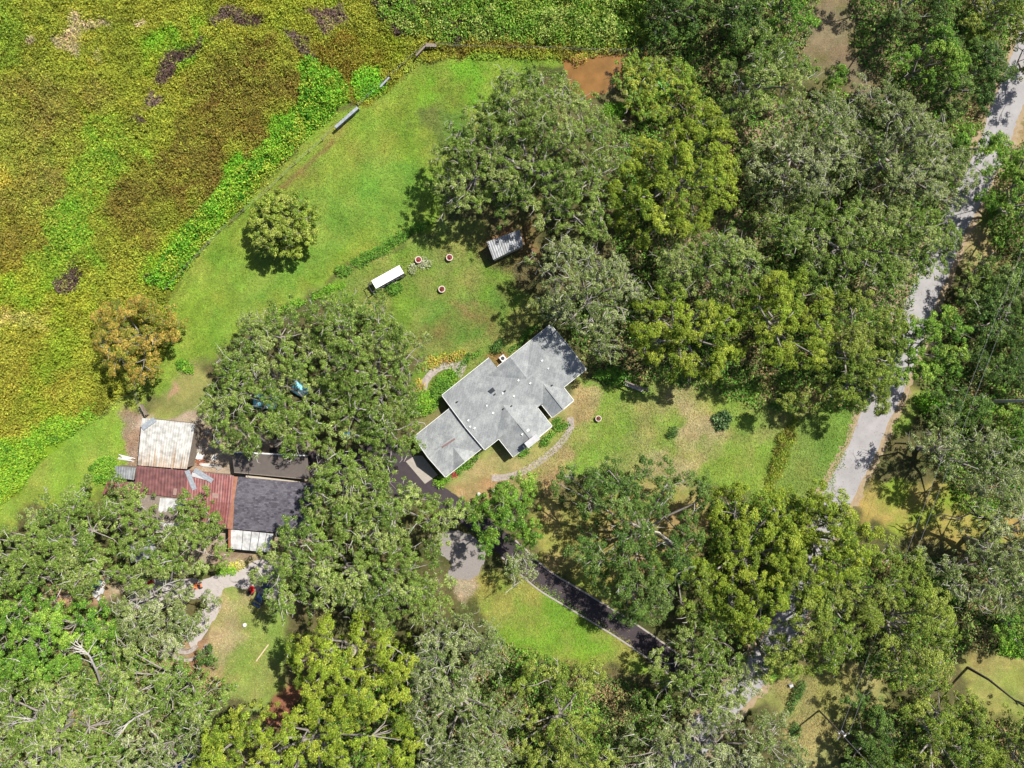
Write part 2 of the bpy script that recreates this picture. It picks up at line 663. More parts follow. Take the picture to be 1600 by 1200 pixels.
# lawns
zone([(-60, 830), (0, 785), (100, 690), (215, 610), (262, 455), (345, 355), (480, 212), (560, 150), (700, 85), (900, 90), (800, 200), (690, 300), (690, 350), (500, 440),
      (300, 570), (215, 640), (215, 740), (150, 770), (0, 860), (-60, 880)], A(142, 177, 62), A(164, 180, 76), 1.5, 1.5, 0.3)
zone([(430, 330), (560, 260), (680, 260), (680, 330), (560, 380), (400, 480), (330, 520)], A(130, 176, 66), A(156, 184, 78), 6, 3, 0.25)
zone([(30, 740), (140, 640), (215, 650), (210, 720), (120, 770), (0, 850), (0, 800)], A(166, 182, 80), A(150, 184, 68), 3, 2, 0.2)
zone([(650, 100), (760, 85), (780, 130), (700, 170), (620, 150)], A(132, 184, 54), A(156, 166, 72), 2, 2, 0.3)
zone([(725, 165), (740, 200), (690, 250), (650, 170), (660, 165)], A(136, 148, 76), A(120, 160, 62), 2, 2, 0.3)
zone([(500, 225), (545, 185), (560, 190), (500, 260), (440, 300), (405, 315)], A(168, 160, 84), A(150, 176, 70), 2, 1, 0.3)
zone([(432, 300), (470, 262), (520, 218), (524, 222), (474, 268), (436, 306)], A(150, 136, 78), None, 0.8, 0.5, 0.2)
zone([(650, 168), (658, 166), (700, 228), (692, 232)], A(120, 140, 66), None, 1.2, 0.8, 0.2)
# inner yard
zone([(700, 350), (600, 400), (500, 450), (520, 560), (660, 560), (740, 600), (860, 510), (830, 400), (760, 350)], A(132, 170, 62), A(158, 168, 88), 2, 2, 0.4)
zone([(820, 440), (790, 520), (700, 545), (640, 540), (660, 500), (740, 470)], A(146, 138, 78), A(122, 158, 66), 4, 3, 0.4)
zone([(720, 480), (770, 470), (775, 490), (730, 510)], A(160, 142, 88), A(146, 152, 76), 3, 2, 0.4)
zone([(265, 590), (310, 560), (330, 600), (320, 660), (225, 655), (250, 610)], A(164, 164, 96), A(150, 168, 84), 2, 1, 0.4)
zone([(258, 625), (278, 600), (270, 590), (262, 600)], A(204, 168, 130), None, 1, 1, 0.2)
# big litter floor under the woods (right and bottom)
zone([(880, 90), (1010, 75), (1280, 0), (1300, -80), (1760, -80), (1760, 1300), (-80, 1300), (-80, 870), (60, 800), (200, 760), (330, 690),
      (330, 600), (450, 480), (600, 500), (650, 640), (700, 770), (860, 740), (960, 640), (930, 600), (880, 500), (800, 440), (740, 340), (700, 300), (800, 150)],
     A(92, 98, 54), A(122, 116, 76), 2, 2.5, 0.4)
zone([(1230, -40), (1400, -40), (1560, 160), (1500, 230), (1400, 160), (1250, 110)], A(150, 134, 104), A(120, 120, 70), 2, 2.5, 0.6)
# east lawn in front of the house
zone([(900, 600), (1030, 585), (1200, 590), (1350, 630), (1300, 770), (1200, 780), (1000, 740), (900, 745), (750, 780), (700, 760), (760, 700), (870, 640)],
     A(146, 178, 72), A(176, 178, 102), 2, 2, 0.6)
zone([(1230, 650), (1342, 632), (1298, 775), (1210, 770)], A(132, 166, 70), A(150, 172, 82), 2, 1, 0.3)
zone([(1050, 600), (1110, 600), (1130, 660), (1100, 740), (1020, 760), (980, 730), (1060, 690)], A(204, 188, 136), A(172, 176, 98), 3, 3, 0.8)
zone([(860, 640), (900, 600), (940, 620), (930, 650), (900, 670), (890, 720), (850, 760), (760, 770), (700, 770), (735, 730), (800, 700)], A(192, 176, 120), A(166, 172, 92), 2, 2, 0.6)
zone([(700, 760), (780, 745), (790, 780), (740, 790)], A(196, 158, 112), A(186, 162, 110), 2, 1, 0.3)
zone([(840, 740), (880, 730), (880, 760), (850, 770)], A(196, 168, 118), None, 1.5, 1, 0.3)
zone([(830, 780), (980, 760), (1060, 740), (1100, 780), (1080, 860), (980, 930), (900, 900), (840, 870)], A(164, 168, 84), A(192, 170, 112), 3, 3, 0.5)
# south lawn beside the driveway
zone([(690, 910), (820, 890), (950, 980), (1040, 1040), (960, 1050), (880, 1040), (780, 1010), (740, 960)], A(138, 178, 58), A(176, 176, 88), 2, 2, 0.45)
zone([(700, 900), (745, 890), (740, 920), (720, 945), (700, 930)], A(196, 180, 148), None, 1.5, 1.5, 0.4)
zone([(880, 900), (960, 900), (980, 960), (930, 935)], A(160, 172, 74), A(184, 172, 104), 2, 1.5, 0.3)
# clearing bottom-left and the sandy yard
zone([(340, 900), (400, 920), (440, 980), (450, 1070), (380, 1110), (320, 1080), (330, 1010), (350, 960)], A(176, 178, 104), A(148, 176, 80), 2, 2, 0.6)
zone([(340, 920), (385, 930), (370, 1010), (350, 1080), (310, 1090), (330, 1010)], A(206, 186, 142), A(176, 170, 104), 2, 2, 0.8)
zone([(80, 900), (160, 890), (200, 930), (130, 945), (70, 940)], A(196, 156, 116), A(210, 184, 154), 1.5, 1.5, 0.4)
zone([(210, 1000), (330, 1000), (330, 1050), (260, 1050)], A(200, 176, 140), A(176, 140, 104), 1.5, 1.5, 0.4)
zone([(140, 1030), (200, 1040), (190, 1070), (150, 1060)], A(190, 176, 118), None, 1.5, 1.5, 0.4)
zone([(0, 1170), (30, 1160), (80, 1190), (60, 1240), (0, 1240)], A(170, 124, 100), None, 1.5, 1.5, 0.4)
zone([(400, 1120), (450, 1060), (480, 1080), (440, 1150)], A(170, 116, 88), None, 1.5, 1.5, 0.4)
zone([(340, 870), (400, 850), (410, 885), (350, 900)], A(160, 172, 60), A(200, 180, 150), 1, 1.5, 0.3)
zone([(195, 640), (345, 650), (500, 700), (500, 780), (480, 860), (350, 880), (190, 860), (190, 780)], A(206, 188, 164), A(176, 150, 124), 1, 1.5, 0.6)
# around the house
zone([(640, 665), (700, 625), (710, 650), (660, 690)], A(176, 150, 112), A(140, 140, 84), 0.8, 0.6, 0.6)
zone([(650, 590), (700, 545), (730, 555), (740, 570), (700, 620), (650, 650)], A(118, 158, 54), A(150, 150, 74), 1, 1, 0.4)
zone([(758, 558), (785, 540), (800, 560), (780, 575)], A(190, 142, 92), A(150, 150, 80), 0.6, 0.6, 0.3)
zone([(730, 390), (830, 340), (850, 400), (790, 430), (750, 400)], A(150, 118, 84), A(120, 130, 66), 2, 2, 0.4)
zone([(1045, 170), (1230, 150), (1240, 220), (1150, 230)], A(196, 172, 140), None, 2, 2, 0.3)
zone([(1080, 320), (1200, 340), (1180, 460), (1090, 470), (1050, 440)], A(206, 178, 146), A(160, 140, 110), 2, 2.5, 0.4)
zone([(1380, 400), (1440, 400), (1420, 500), (1370, 500), (1340, 470)], A(204, 184, 150), A(176, 160, 110), 1.5, 2, 0.7)
# verge right of the road
zone([(1530, 300), (1560, 360), (1570, 420), (1510, 420), (1490, 400)], A(168, 170, 88), A(190, 172, 122), 1, 1.5, 0.4)
zone([(1410, 600), (1450, 610), (1440, 650), (1400, 680)], A(140, 176, 64), A(180, 166, 104), 1.5, 1, 0.4)
zone([(1340, 770), (1400, 760), (1480, 760), (1600, 780), (1600, 850), (1500, 860), (1370, 820), (1350, 830)], A(150, 176, 62), A(190, 170, 96), 2, 2, 0.5)
zone([(1160, 1050), (1260, 1040), (1380, 1040), (1380, 1100), (1320, 1150), (1310, 1240), (1220, 1240), (1240, 1120), (1170, 1100)], A(162, 166, 92), A(184, 172, 112), 2, 2, 0.4)
zone([(1500, 1020), (1620, 1030), (1620, 1120), (1540, 1120)], A(158, 170, 84), A(172, 166, 98), 2, 2, 0.4)
zone([(1540, 60), (1620, 60), (1620, 320), (1560, 260)], A(196, 172, 128), A(150, 150, 84), 2, 2, 0.5)
# marsh
zone(MARSH_POLY, A(130, 138, 46), A(152, 156, 54), 0.6, 0.8, 0.25)
zone([(-60, 470), (60, 450), (150, 500), (160, 600), (150, 650), (60, 712), (20, 772), (-60, 830)], A(136, 154, 44), A(152, 148, 54), 2, 3, 0.2)
zone([(-60, -60), (60, -60), (60, 60), (40, 100), (-60, 120)], A(122, 146, 46), A(146, 150, 52), 4, 4, 0.2)
zone([(-60, 180), (60, 120), (160, 140), (130, 230), (80, 330), (70, 400), (-60, 430)], A(136, 128, 60), A(142, 146, 56), 4, 5, 0.3)
BROWN = [(145, 340), (190, 255), (260, 175), (330, 125), (400, 78), (470, 100), (472, 150), (420, 205), (370, 255), (330, 300), (290, 345), (235, 395), (180, 380)]
zone(BROWN, A(122, 112, 48), A(136, 136, 50), 4, 5, 0.3)
zone([(350, 150), (440, 95), (468, 130), (410, 195), (330, 285), (290, 300)], A(114, 98, 44), A(132, 124, 50), 4, 5, 0.1)
zone([(-60, 350), (60, 350), (60, 420), (-60, 440)], A(122, 112, 50), A(140, 136, 50), 3, 4, 0.2)
BAND = [(225, 440), (262, 385), (318, 315), (372, 258), (420, 215), (465, 160), (470, 105), (480, 85), (530, 112), (546, 140), (522, 172), (478, 207),
        (436, 252), (386, 303), (338, 355), (298, 402), (262, 454)]
zone(BAND, A(104, 168, 40), A(148, 172, 46), 1, 1.5, 0.0)
G1 = [(50, 430), (75, 330), (95, 280), (130, 225), (190, 170), (215, 200), (160, 280), (140, 330), (130, 400), (90, 440)]
zone(G1, A(124, 166, 48), A(150, 164, 54), 5, 6, 0.0)
zone([(205, 75), (270, 60), (300, 20), (340, 60), (290, 120), (220, 110)], A(122, 170, 42), A(146, 160, 48), 2.5, 2.5, 0.0)
zone([(330, -30), (520, -30), (510, 60), (440, 60), (400, 40), (330, 30)], A(134, 160, 46), A(146, 150, 50), 2, 2.5, 0.0)
zone([(470, 60), (560, 70), (580, 140), (545, 150), (520, 110), (470, 90)], A(124, 108, 40), A(140, 140, 46), 2, 2, 0.1)
zone([(545, 60), (640, 60), (640, 100), (570, 130)], A(140, 158, 42), A(130, 120, 40), 2, 2, 0.0)
zone([(548, 118), (590, 100), (598, 140), (560, 150)], A(120, 186, 48), None, 1, 1, 0.0)
zone([(560, -60), (1010, -60), (1010, 70), (900, 74), (700, 66), (600, 40)], A(110, 148, 50), A(142, 150, 66), 1.5, 2, 0.0)
zone([(680, 66), (900, 70), (900, 82), (690, 82)], A(118, 104, 44), A(132, 132, 50), 0.8, 1.6, 0.0)
zone([(0, 420), (120, 430), (160, 480), (150, 500), (60, 470), (-60, 480)], A(126, 166, 44), A(150, 160, 48), 3, 3, 0.0)
zone([(-60, 690), (30, 690), (70, 660), (140, 640), (100, 690), (30, 770), (-60, 800)], A(120, 172, 42), A(140, 176, 48), 1.5, 2, 0.0)
zone([(0, 490), (70, 480), (80, 510), (0, 520)], A(206, 190, 112), A(170, 170, 70), 2, 2, 0.2)
for dp in ([(246, 128), (262, 100), (290, 68), (318, 48), (322, 74), (285, 106), (262, 132)], [(328, 32), (350, 14), (410, 20), (412, 42), (372, 46), (335, 38)],
           [(228, 160), (238, 138), (252, 150), (240, 166)], [(208, 182), (218, 168), (224, 180)], [(448, 52), (486, 50), (504, 92), (480, 84)],
           [(84, 446), (108, 420), (120, 402), (132, 416), (128, 450), (98, 474)], [(488, 10), (530, 14), (540, 44), (504, 52)],
           [(575, 4), (640, 0), (650, 24), (600, 40)], [(615, 40), (640, 36), (642, 62), (622, 64)], [(238, 432), (252, 428), (250, 444), (238, 444)],
           [(650, -5), (700, -10), (710, 20), (670, 24)], [(690, 40), (780, 30), (800, 52), (700, 62)]):
    zone(dp, A(86, 70, 62), A(120, 100, 92), 0.6, 1.4, 0.1)
for pp in ([(92, 70), (108, 50), (116, 18), (128, 40), (118, 96), (104, 88)], [(128, 36), (170, 38), (174, 46), (132, 50)], [(152, 76), (160, 82), (156, 92), (150, 88)],
           [(44, 60), (60, 54), (60, 66), (48, 68)], [(215, 30), (240, 20), (240, 30), (222, 36)]):
    zone(pp, A(206, 182, 156), A(186, 170, 120), 0.8, 1.6, 0.3)
for pp in ([(118, 54), (138, 66), (120, 66)], [(132, 92), (150, 96), (148, 106), (136, 104)], [(0, 270), (22, 262), (26, 300), (0, 310)]):
    zone(pp, A(180, 164, 64), None, 2.0, 2.2, 0.2)


def colour_at(x, y, variation=True):
    x = np.asarray(x, float)
    y = np.asarray(y, float)
    base = np.empty(x.shape + (4,))
    t = fbm(x, y, 14, 3)[..., None]
    base[..., :3] = A(88, 104, 54) * t + A(118, 112, 74) * (1 - t)
    base[..., 3] = 0.5
    wx = (fbm(x, y, 4.0, 11, 3) - 0.5) * 2
    wy = (fbm(x, y, 4.0, 47, 3) - 0.5) * 2
    for i, (poly, c, c2, soft, warp, al) in enumerate(ZONES):
        mn = poly.min(0) - soft - warp
        mx = poly.max(0) + soft + warp
        sel = (x > mn[0]) & (x < mx[0]) & (y > mn[1]) & (y < mx[1])
        if not sel.any():
            continue
        xs = x[sel] + wx[sel] * warp * 1.6
        ys = y[sel] + wy[sel] * warp * 1.6
        d = sdist(xs, ys, poly)
        w = np.clip(d / soft + 0.5, 0, 1)
        w = (w * w * (3 - 2 * w))[:, None]
        n = np.clip((fbm(x[sel], y[sel], 5.5, 100 + i, 4) - 0.5) * 3.2 + 0.5, 0, 1)[:, None]
        cc = np.concatenate([c * (1 - n) + c2 * n, np.full(n.shape, al)], axis=1)
        if i == 0:          # faint mowing rounds following the lawn edge
            cc[:, :3] *= (1 + 0.06 * np.sin(d * 2 * math.pi / 2.1) * (0.4 + 0.6 * vnoise(xs, ys, 9, 4)))[:, None]
        base[sel] = base[sel] * (1 - w) + cc * w
    if variation:
        v = 0.72 + 0.56 * fbm(x, y, 2.6, 5, 4)
        base[..., :3] *= v[..., None]
        h = np.clip((fbm(x, y, 3.4, 205, 4) - 0.5) * 3.0, -1, 1)[..., None]       # yellower and greener patches
        base[..., :3] *= 1 + h * np.array([0.12, 0.0, 0.04])
    return base


def axis_coords(lim, step):
    core = np.arange(-lim, lim + step / 2, step)
    out = [lim + 4, lim + 12, lim + 30, lim + 70, lim + 160, lim + 400, lim + 1000, lim + 2600]
    return np.concatenate([-np.array(out[::-1]), core, out])


gx = axis_coords(104, 0.36)
gy = axis_coords(80, 0.36)
GX, GY = np.meshgrid(gx, gy)
ZG = (fbm(GX, GY, 9, 71, 3) - 0.5) * 0.10
GV = np.stack([GX, GY, np.clip(ZG, -0.05, 0.0)], -1).reshape(-1, 3)
nx, ny = len(gx), len(gy)
ii = (np.arange(ny - 1)[:, None] * nx + np.arange(nx - 1)[None, :]).ravel()
GF = np.stack([ii, ii + 1, ii + 1 + nx, ii + nx], 1)
g = np_mesh("ground", GV, GF, M['ground'], None, cols=colour_at(GX.ravel(), GY.ravel()), smooth=True)
tag(g, kind="structure")


# ------------------------------------------------------------------ roads, paths, water
def smooth_line(pts, n=8):
    P = [np.array(p, float) for p in pts]
    P = [2 * P[0] - P[1]] + P + [2 * P[-1] - P[-2]]
    out = []
    for i in range(1, len(P) - 2):
        for k in range(n):
            t = k / n
            out.append(0.5 * ((2 * P[i]) + (-P[i - 1] + P[i + 1]) * t + (2 * P[i - 1] - 5 * P[i] + 4 * P[i + 1] - P[i + 2]) * t * t
                              + (-P[i - 1] + 3 * P[i] - 3 * P[i + 1] + P[i + 2]) * t ** 3))
    out.append(P[-2])
    return np.array(out)


def strip(name, pts_px, width, z, mat, ragged=0.0, parent=None, seed=1, w2=None):
    P = smooth_line([W(*p) for p in pts_px], 10 if not ragged else 18)
    T = np.gradient(P, axis=0)
    T /= np.linalg.norm(T, axis=1, keepdims=True)
    Nn = np.stack([-T[:, 1], T[:, 0]], 1)
    r = np.random.default_rng(seed)
    wv = np.linspace(width, w2 or width, len(P))
    a = wv / 2 + (r.random(len(P)) - 0.5) * ragged
    b = wv / 2 + (r.random(len(P)) - 0.5) * ragged
    L_ = P + Nn * a[:, None]
    R_ = P - Nn * b[:, None]
    n = len(P)
    V = np.concatenate([np.c_[L_, np.full(n, z)], np.c_[R_, np.full(n, z)]])
    F = [(i, n + i, n + i + 1, i + 1) for i in range(n - 1)]
    return np_mesh(name, V, F, mat, parent), P, Nn


def sheet(name, pts_px, z, mat, warp=0.0, parent=None, sub=6):
    P = WP(pts_px)
    if warp:
        P = smooth_line(list(P) + [P[0]], sub)[:-1]
        P = P + (np.stack([vnoise(P[:, 0], P[:, 1], 0.9, 3), vnoise(P[:, 0], P[:, 1], 0.9, 9)], 1) - 0.5) * warp
    me = bpy.data.meshes.new(name)
    me.from_pydata([(p[0], p[1], z) for p in P], [], [tuple(range(len(P)))])
    me.materials.append(mat)
    me.update()
    if me.polygons[0].normal.z < 0:
        me.flip_normals()
    o = bpy.data.objects.new(name, me)
    return link(o, parent)


ROAD = [(1640, -40), (1622, 30), (1598, 105), (1568, 180), (1553, 225), (1520, 295), (1486, 355), (1468, 405), (1447, 452), (1420, 525), (1388, 610),
        (1367, 652), (1348, 700), (1316, 762), (1288, 820), (1262, 895), (1225, 985), (1172, 1060), (1110, 1128), (1050, 1220)]
o, _, _ = strip("road_verge", ROAD, 7.4, 0.012, mat_simple("sandy_verge", A(184, 160, 122), 0.95, 0.3, 1.6, col2=A(212, 190, 156), detail=10), 1.0)
tag(o, kind="structure")
o, _, _ = strip("road", ROAD, 5.15, 0.024, M['road'], 0.22)
tag(o, kind="structure")
# darker worn wheel edge line on the left of the road
DRIVE = [(1120, 1100), (1080, 1062), (1040, 1028), (975, 983), (900, 937), (848, 905), (800, 862), (745, 815), (700, 785), (655, 755), (620, 735), (570, 722), (500, 722), (420, 715)]
o, dp_, dn_ = strip("driveway", DRIVE, 3.7, 0.03, M['drive'], 0.12)
tag(o, kind="structure")
for side, nm in ((1, "driveway_edging"), (-1, "driveway_edging")):
    mb = MB()
    P = dp_ + dn_ * (1.93 * side)
    for i in range(5, 110):
        a, b = P[i], P[i + 1]
        mb.bar((a[0], a[1], 0.04), (b[0], b[1], 0.04), 0.28, 0.1)
    e = mb.build(nm, M['concrete'])
    tag(e, kind="structure")
o = sheet("asphalt_forecourt", [(560, 700), (600, 690), (640, 705), (662, 755), (690, 775), (640, 780), (560, 760), (500, 760), (470, 720)], 0.034, M['drive'], 0.4)
tag(o, kind="structure")
o = sheet("concrete_apron", [(634, 721), (648, 712), (660, 712), (684, 742), (664, 756)], 0.044, M['concrete'])
tag(o, kind="structure")
o = sheet("gravel_yard", [(680, 840), (705, 828), (740, 840), (760, 870), (748, 895), (735, 905), (700, 905), (706, 880), (692, 868)], 0.038, M['gravel'], 0.9)
tag(o, kind="structure")
o = sheet("sandy_yard", [(200, 905), (300, 905), (370, 890), (425, 870), (440, 900), (430, 940), (395, 925), (350, 918), (345, 950), (330, 975), (312, 1005),
                         (296, 1008), (312, 965), (320, 935), (260, 945), (205, 950)], 0.012, M['sand'], 0.9)
tag(o, kind="structure")
path_bits = [(768, 747), (790, 745.5), (812, 739), (842, 722), (868, 701), (884, 682), (892, 667), (891, 652)]
o, _, _ = strip("stone_path", path_bits, 1.15, 0.02, M['stone'], 0.15)
tag(o, kind="structure")
o, _, _ = strip("garden_path", [(661, 612), (664, 598), (672, 586), (684, 576), (698, 571), (712, 574)], 1.25, 0.02, M['stone'], 0.15)
tag(o, kind="structure")
o = sheet("stone_patio", [(692, 573), (704, 567), (716, 566), (728, 561), (730, 566), (725, 584), (717, 590), (708, 580)], 0.016, M['stone'], 0.25)
tag(o, kind="structure")
o = sheet("pond", [(876, 92), (890, 80), (930, 76), (985, 76), (1010, 82), (1000, 110), (960, 135), (930, 150), (900, 152), (888, 130)], 0.015, M['water'], 1.0)
tag(o, kind="structure")

# ------------------------------------------------------------------ foliage
def leaf_arrays(C, Nrm, size, cols, r, aspect=0.62, jit=0.35):
    n = len(C)
    up = r.normal(size=(n, 3))
    U = np.cross(Nrm, up)
    U /= (np.linalg.norm(U, axis=1, keepdims=True) + 1e-9)
    Vv = np.cross(Nrm, U)
    s = size * (1 + jit * (r.random(n) - 0.5) * 2)
    s = s[:, None]
    a = C + U * s * 0.5
    b = C + Vv * s * 0.5 * aspect + Nrm * s * 0.08
    c = C - U * s * 0.5 * (0.7 + 0.6 * r.random((n, 1)))
    d = C - Vv * s * 0.5 * aspect * (0.7 + 0.6 * r.random((n, 1))) + Nrm * s * 0.08
    V = np.stack([a, b, c, d], 1).reshape(-1, 3)
    F = np.arange(4 * n).reshape(n, 4)
    K = np.repeat(cols, 4, axis=0)
    return V, F, K


def disk_points(r, pl, spacing, jitter=0.45):
    mn, mx = pl.min(0), pl.max(0)
    xs = np.arange(mn[0] - spacing, mx[0] + spacing, spacing)
    ys = np.arange(mn[1] - spacing, mx[1] + spacing, spacing * 0.866)
    X, Y = np.meshgrid(xs, ys)
    X = X + (np.arange(len(ys)) % 2)[:, None] * spacing / 2
    X = X.ravel() + (r.random(X.size) - 0.5) * 2 * jitter * spacing
    Y = Y.ravel() + (r.random(Y.size) - 0.5) * 2 * jitter * spacing
    return X, Y


STY = {
    # cols: leaf colours as they look in full sun, the oaks' palest a painted highlight; ms: spacing of the leaf masses; cs: spacing of tufts; ls: leaf spray size; dome: how round the masses are
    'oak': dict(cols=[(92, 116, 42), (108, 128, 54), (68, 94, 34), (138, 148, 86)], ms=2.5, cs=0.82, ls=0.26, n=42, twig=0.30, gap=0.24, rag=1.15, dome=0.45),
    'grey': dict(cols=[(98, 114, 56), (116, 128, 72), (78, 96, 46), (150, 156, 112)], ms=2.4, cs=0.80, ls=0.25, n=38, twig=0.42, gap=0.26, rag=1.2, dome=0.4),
    'yellow': dict(cols=[(108, 128, 36), (122, 138, 42), (80, 104, 32), (142, 150, 54)], ms=2.8, cs=0.95, ls=0.28, n=46, twig=0.02, gap=0.12, rag=0.85, dome=0.75),
    'lime': dict(cols=[(84, 122, 38), (102, 134, 44), (60, 98, 32), (130, 152, 62)], ms=2.7, cs=0.92, ls=0.29, n=44, twig=0.05, gap=0.16, rag=0.95, dome=0.65),
    'dark': dict(cols=[(68, 96, 38), (84, 108, 44), (48, 76, 30), (110, 128, 68)], ms=2.8, cs=0.92, ls=0.28, n=42, twig=0.1, gap=0.18, rag=1.05, dome=0.5),
    'orange': dict(cols=[(112, 120, 44), (142, 124, 52), (90, 110, 40), (170, 142, 70)], ms=2.2, cs=0.85, ls=0.26, n=44, twig=0.03, gap=0.08, rag=0.9, dome=0.7),
    'olive': dict(cols=[(96, 116, 38), (112, 128, 46), (72, 96, 34), (136, 144, 66)], ms=2.7, cs=0.9, ls=0.27, n=44, twig=0.1, gap=0.18, rag=1.0, dome=0.6),
    'pondside': dict(cols=[(126, 140, 46), (108, 136, 44), (150, 152, 62), (92, 128, 56)], ms=2.2, cs=0.85, ls=0.30, n=34, twig=0.12, gap=0.2, rag=1.1, dome=0.5),
}
KL = 1.02      # leaf colour divisor (a leaf seldom faces the sun squarely)


def leafcol(c):
    return np.clip(lin(c) / KL, 0.004, 0.6)


TREE_N = [0]


def tree(name, poly, height, style, label, seed=None, holes=(), trunk=None, group="trees of the wood and yard", cat="tree", base_frac=0.35,
         bare=0.0, dens=1.0, flat=1.0, gap=None, barkmat='bark', mask=None, lean=None):
    TREE_N[0] += 1
    st = STY[style]
    seed = seed if seed is not None else 1000 + TREE_N[0] * 7
    r = np.random.default_rng(seed)
    hx = height * 0.62
    pl = WP(poly, hx)
    cx, cy = pl.mean(0)
    # area centroid
    xa, ya = pl[:, 0], pl[:, 1]
    cr = xa * np.roll(ya, -1) - np.roll(xa, -1) * ya
    Ar = cr.sum() / 2
    cx = ((xa + np.roll(xa, -1)) * cr).sum() / (6 * Ar)
    cy = ((ya + np.roll(ya, -1)) * cr).sum() / (6 * Ar)
    if trunk is not None:
        bx, by = W(*trunk)
    else:
        bx, by = cx, cy
    root = thing(name, label, cat, (bx, by, 0), 0, group)
    loc = pl - np.array([bx, by])
    hl = [(np.array(W(hh[0], hh[1], hx)) - np.array([bx, by]), hh[2] * S) for hh in holes]
    zb = height * base_frac
    gapv = st['gap'] if gap is None else gap
    # --- big leaf masses
    size_ = math.sqrt(abs(Ar) / math.pi)
    ms = min(st['ms'], size_ * 0.75)
    mX, mY = disk_points(r, loc, ms)
    d = sdist(mX, mY, loc)
    keep = d > ms * 0.10
    mX, mY, d = mX[keep], mY[keep], d[keep]
    D = max(d.max(), 1.0)
    prof = np.sqrt(np.clip(1 - (1 - np.clip(d / (D * 0.95), 0, 1)) ** 2, 0, 1))
    mZ = zb + (height - zb) * (0.18 + 0.80 * prof ** flat) - r.random(len(mX)) * height * 0.15 + (vnoise(mX, mY, 4.5, seed % 51) - 0.5) * 2.6 * min(1.0, (height / 12) ** 2)
    g_n = vnoise(mX + seed, mY, 5.0, seed % 97)
    keep = g_n > gapv * 0.8
    if len(mX[keep]) >= 3:
        mX, mY, mZ, d = mX[keep], mY[keep], mZ[keep], d[keep]
    mR = ms * (0.5 + 0.28 * r.random(len(mX)))
    mT = r.normal(0, 0.09, len(mX))       # tone of each mass
    mH = r.random(len(mX))
    # --- tufts
    tc, tn, tt, th = [], [], [], []
    for k in range(len(mX)):
        R = mR[k]
        nt = max(4, int(4.2 * (R / st['cs']) ** 2 * dens))
        a = r.random(nt) * 2 * math.pi
        q = np.sqrt(r.random(nt))
        ex = 1 + 0.35 * math.cos(mH[k] * 6)
        x = mX[k] + R * q * np.cos(a) * ex * st['rag']
        y = mY[k] + R * q * np.sin(a) / ex * st['rag']
        z = mZ[k] + R * st['dome'] * np.sqrt(np.clip(1 - q ** 2, 0, 1)) - 0.25 + (r.random(nt) - 0.5) * 0.7
        nrm = np.stack([np.cos(a) * q * 0.9, np.sin(a) * q * 0.9, 0.35 + np.sqrt(1 - q ** 2 * 0.9)], 1)
        tc.append(np.stack([x, y, z], 1))
        tn.append(nrm)
        tt.append(np.full(nt, mT[k]) + r.normal(0, 0.06, nt))
        th.append(np.full(nt, mH[k]))
    # lower scattered tufts inside the crown
    nl = int(len(mX) * 4)
    lx = r.choice(mX, nl) + r.normal(0, 1.6, nl)
    ly = r.choice(mY, nl) + r.normal(0, 1.6, nl)
    ok = sdist(lx, ly, loc) > 0.6
    lx, ly = lx[ok], ly[ok]
    lz = zb * 0.8 + r.random(len(lx)) * (height - zb) * 0.42
    tc.append(np.stack([lx, ly, lz], 1))
    tn.append(np.tile([0, 0, 1.0], (len(lx), 1)) + r.normal(0, 0.4, (len(lx), 3)))
    tt.append(r.normal(-0.05, 0.08, len(lx)))
    th.append(r.random(len(lx)))
    tc = np.vstack(tc)
    tn = np.vstack(tn)
    tt = np.concatenate(tt)
    th = np.concatenate(th)
    for (hc, hr) in hl:
        dd = np.hypot(tc[:, 0] - hc[0], tc[:, 1] - hc[1]) + (vnoise(tc[:, 0], tc[:, 1], 1.2, 5) - 0.5) * hr * 0.9
        k = dd > hr
        tc, tn, tt, th = tc[k], tn[k], tt[k], th[k]
    # --- leaves
    n = int(st['n'] * 1.6)
    N_ = len(tc) * n
    ti = np.repeat(np.arange(len(tc)), n)
    tr_ = st['cs'] * (0.42 + 0.22 * r.random(len(tc)))[ti]
    v = r.normal(size=(N_, 3))
    v /= np.linalg.norm(v, axis=1, keepdims=True)
    v[:, 2] = np.abs(v[:, 2]) * 0.75 - 0.12
    C = tc[ti] + v * (tr_ * (0.55 + 0.6 * r.random(N_)))[:, None]
    nrm = v * 0.75 + tn[ti] * 0.55 + r.normal(0, 0.42, (N_, 3)) + np.array([0, 0, 0.25])
    nrm /= np.linalg.norm(nrm, axis=1, keepdims=True)
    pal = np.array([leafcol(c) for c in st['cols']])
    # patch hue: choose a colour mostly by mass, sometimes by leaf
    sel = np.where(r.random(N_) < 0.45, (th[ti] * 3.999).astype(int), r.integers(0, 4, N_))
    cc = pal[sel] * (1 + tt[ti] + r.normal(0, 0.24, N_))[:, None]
    cc = np.clip(cc, 0.003, 0.7)
    V, F, K = leaf_arrays(C, nrm, st['ls'] * 0.78, cc, r)
    crownV, crownF, crownK = V, F, K
    # --- wood
    tb = Tubes()
    Rm = max(D, 2.0)
    r0 = 0.028 * height + 0.014 * Rm
    r0 = min(max(r0, 0.12), 0.75)
    zt = max(zb * 0.75, 0.8)
    lx0, ly0 = (lean if lean is not None else (r.normal(0, 0.3), r.normal(0, 0.3)))
    if trunk is not None:
        lx0, ly0 = (cx - bx) * 0.4, (cy - by) * 0.4
    tp = np.array([[0, 0, -0.15], [lx0 * 0.3, ly0 * 0.3, zt * 0.45], [lx0, ly0, zt]])
    tb.add(tp, [r0 * 1.35, r0 * 1.0, r0 * 0.9], 8)
    order = r.permutation(len(mX))
    ang = np.arctan2(mY - ly0, mX - lx0)
    nsec = int(np.clip(len(mX) // 4, 3, 8))
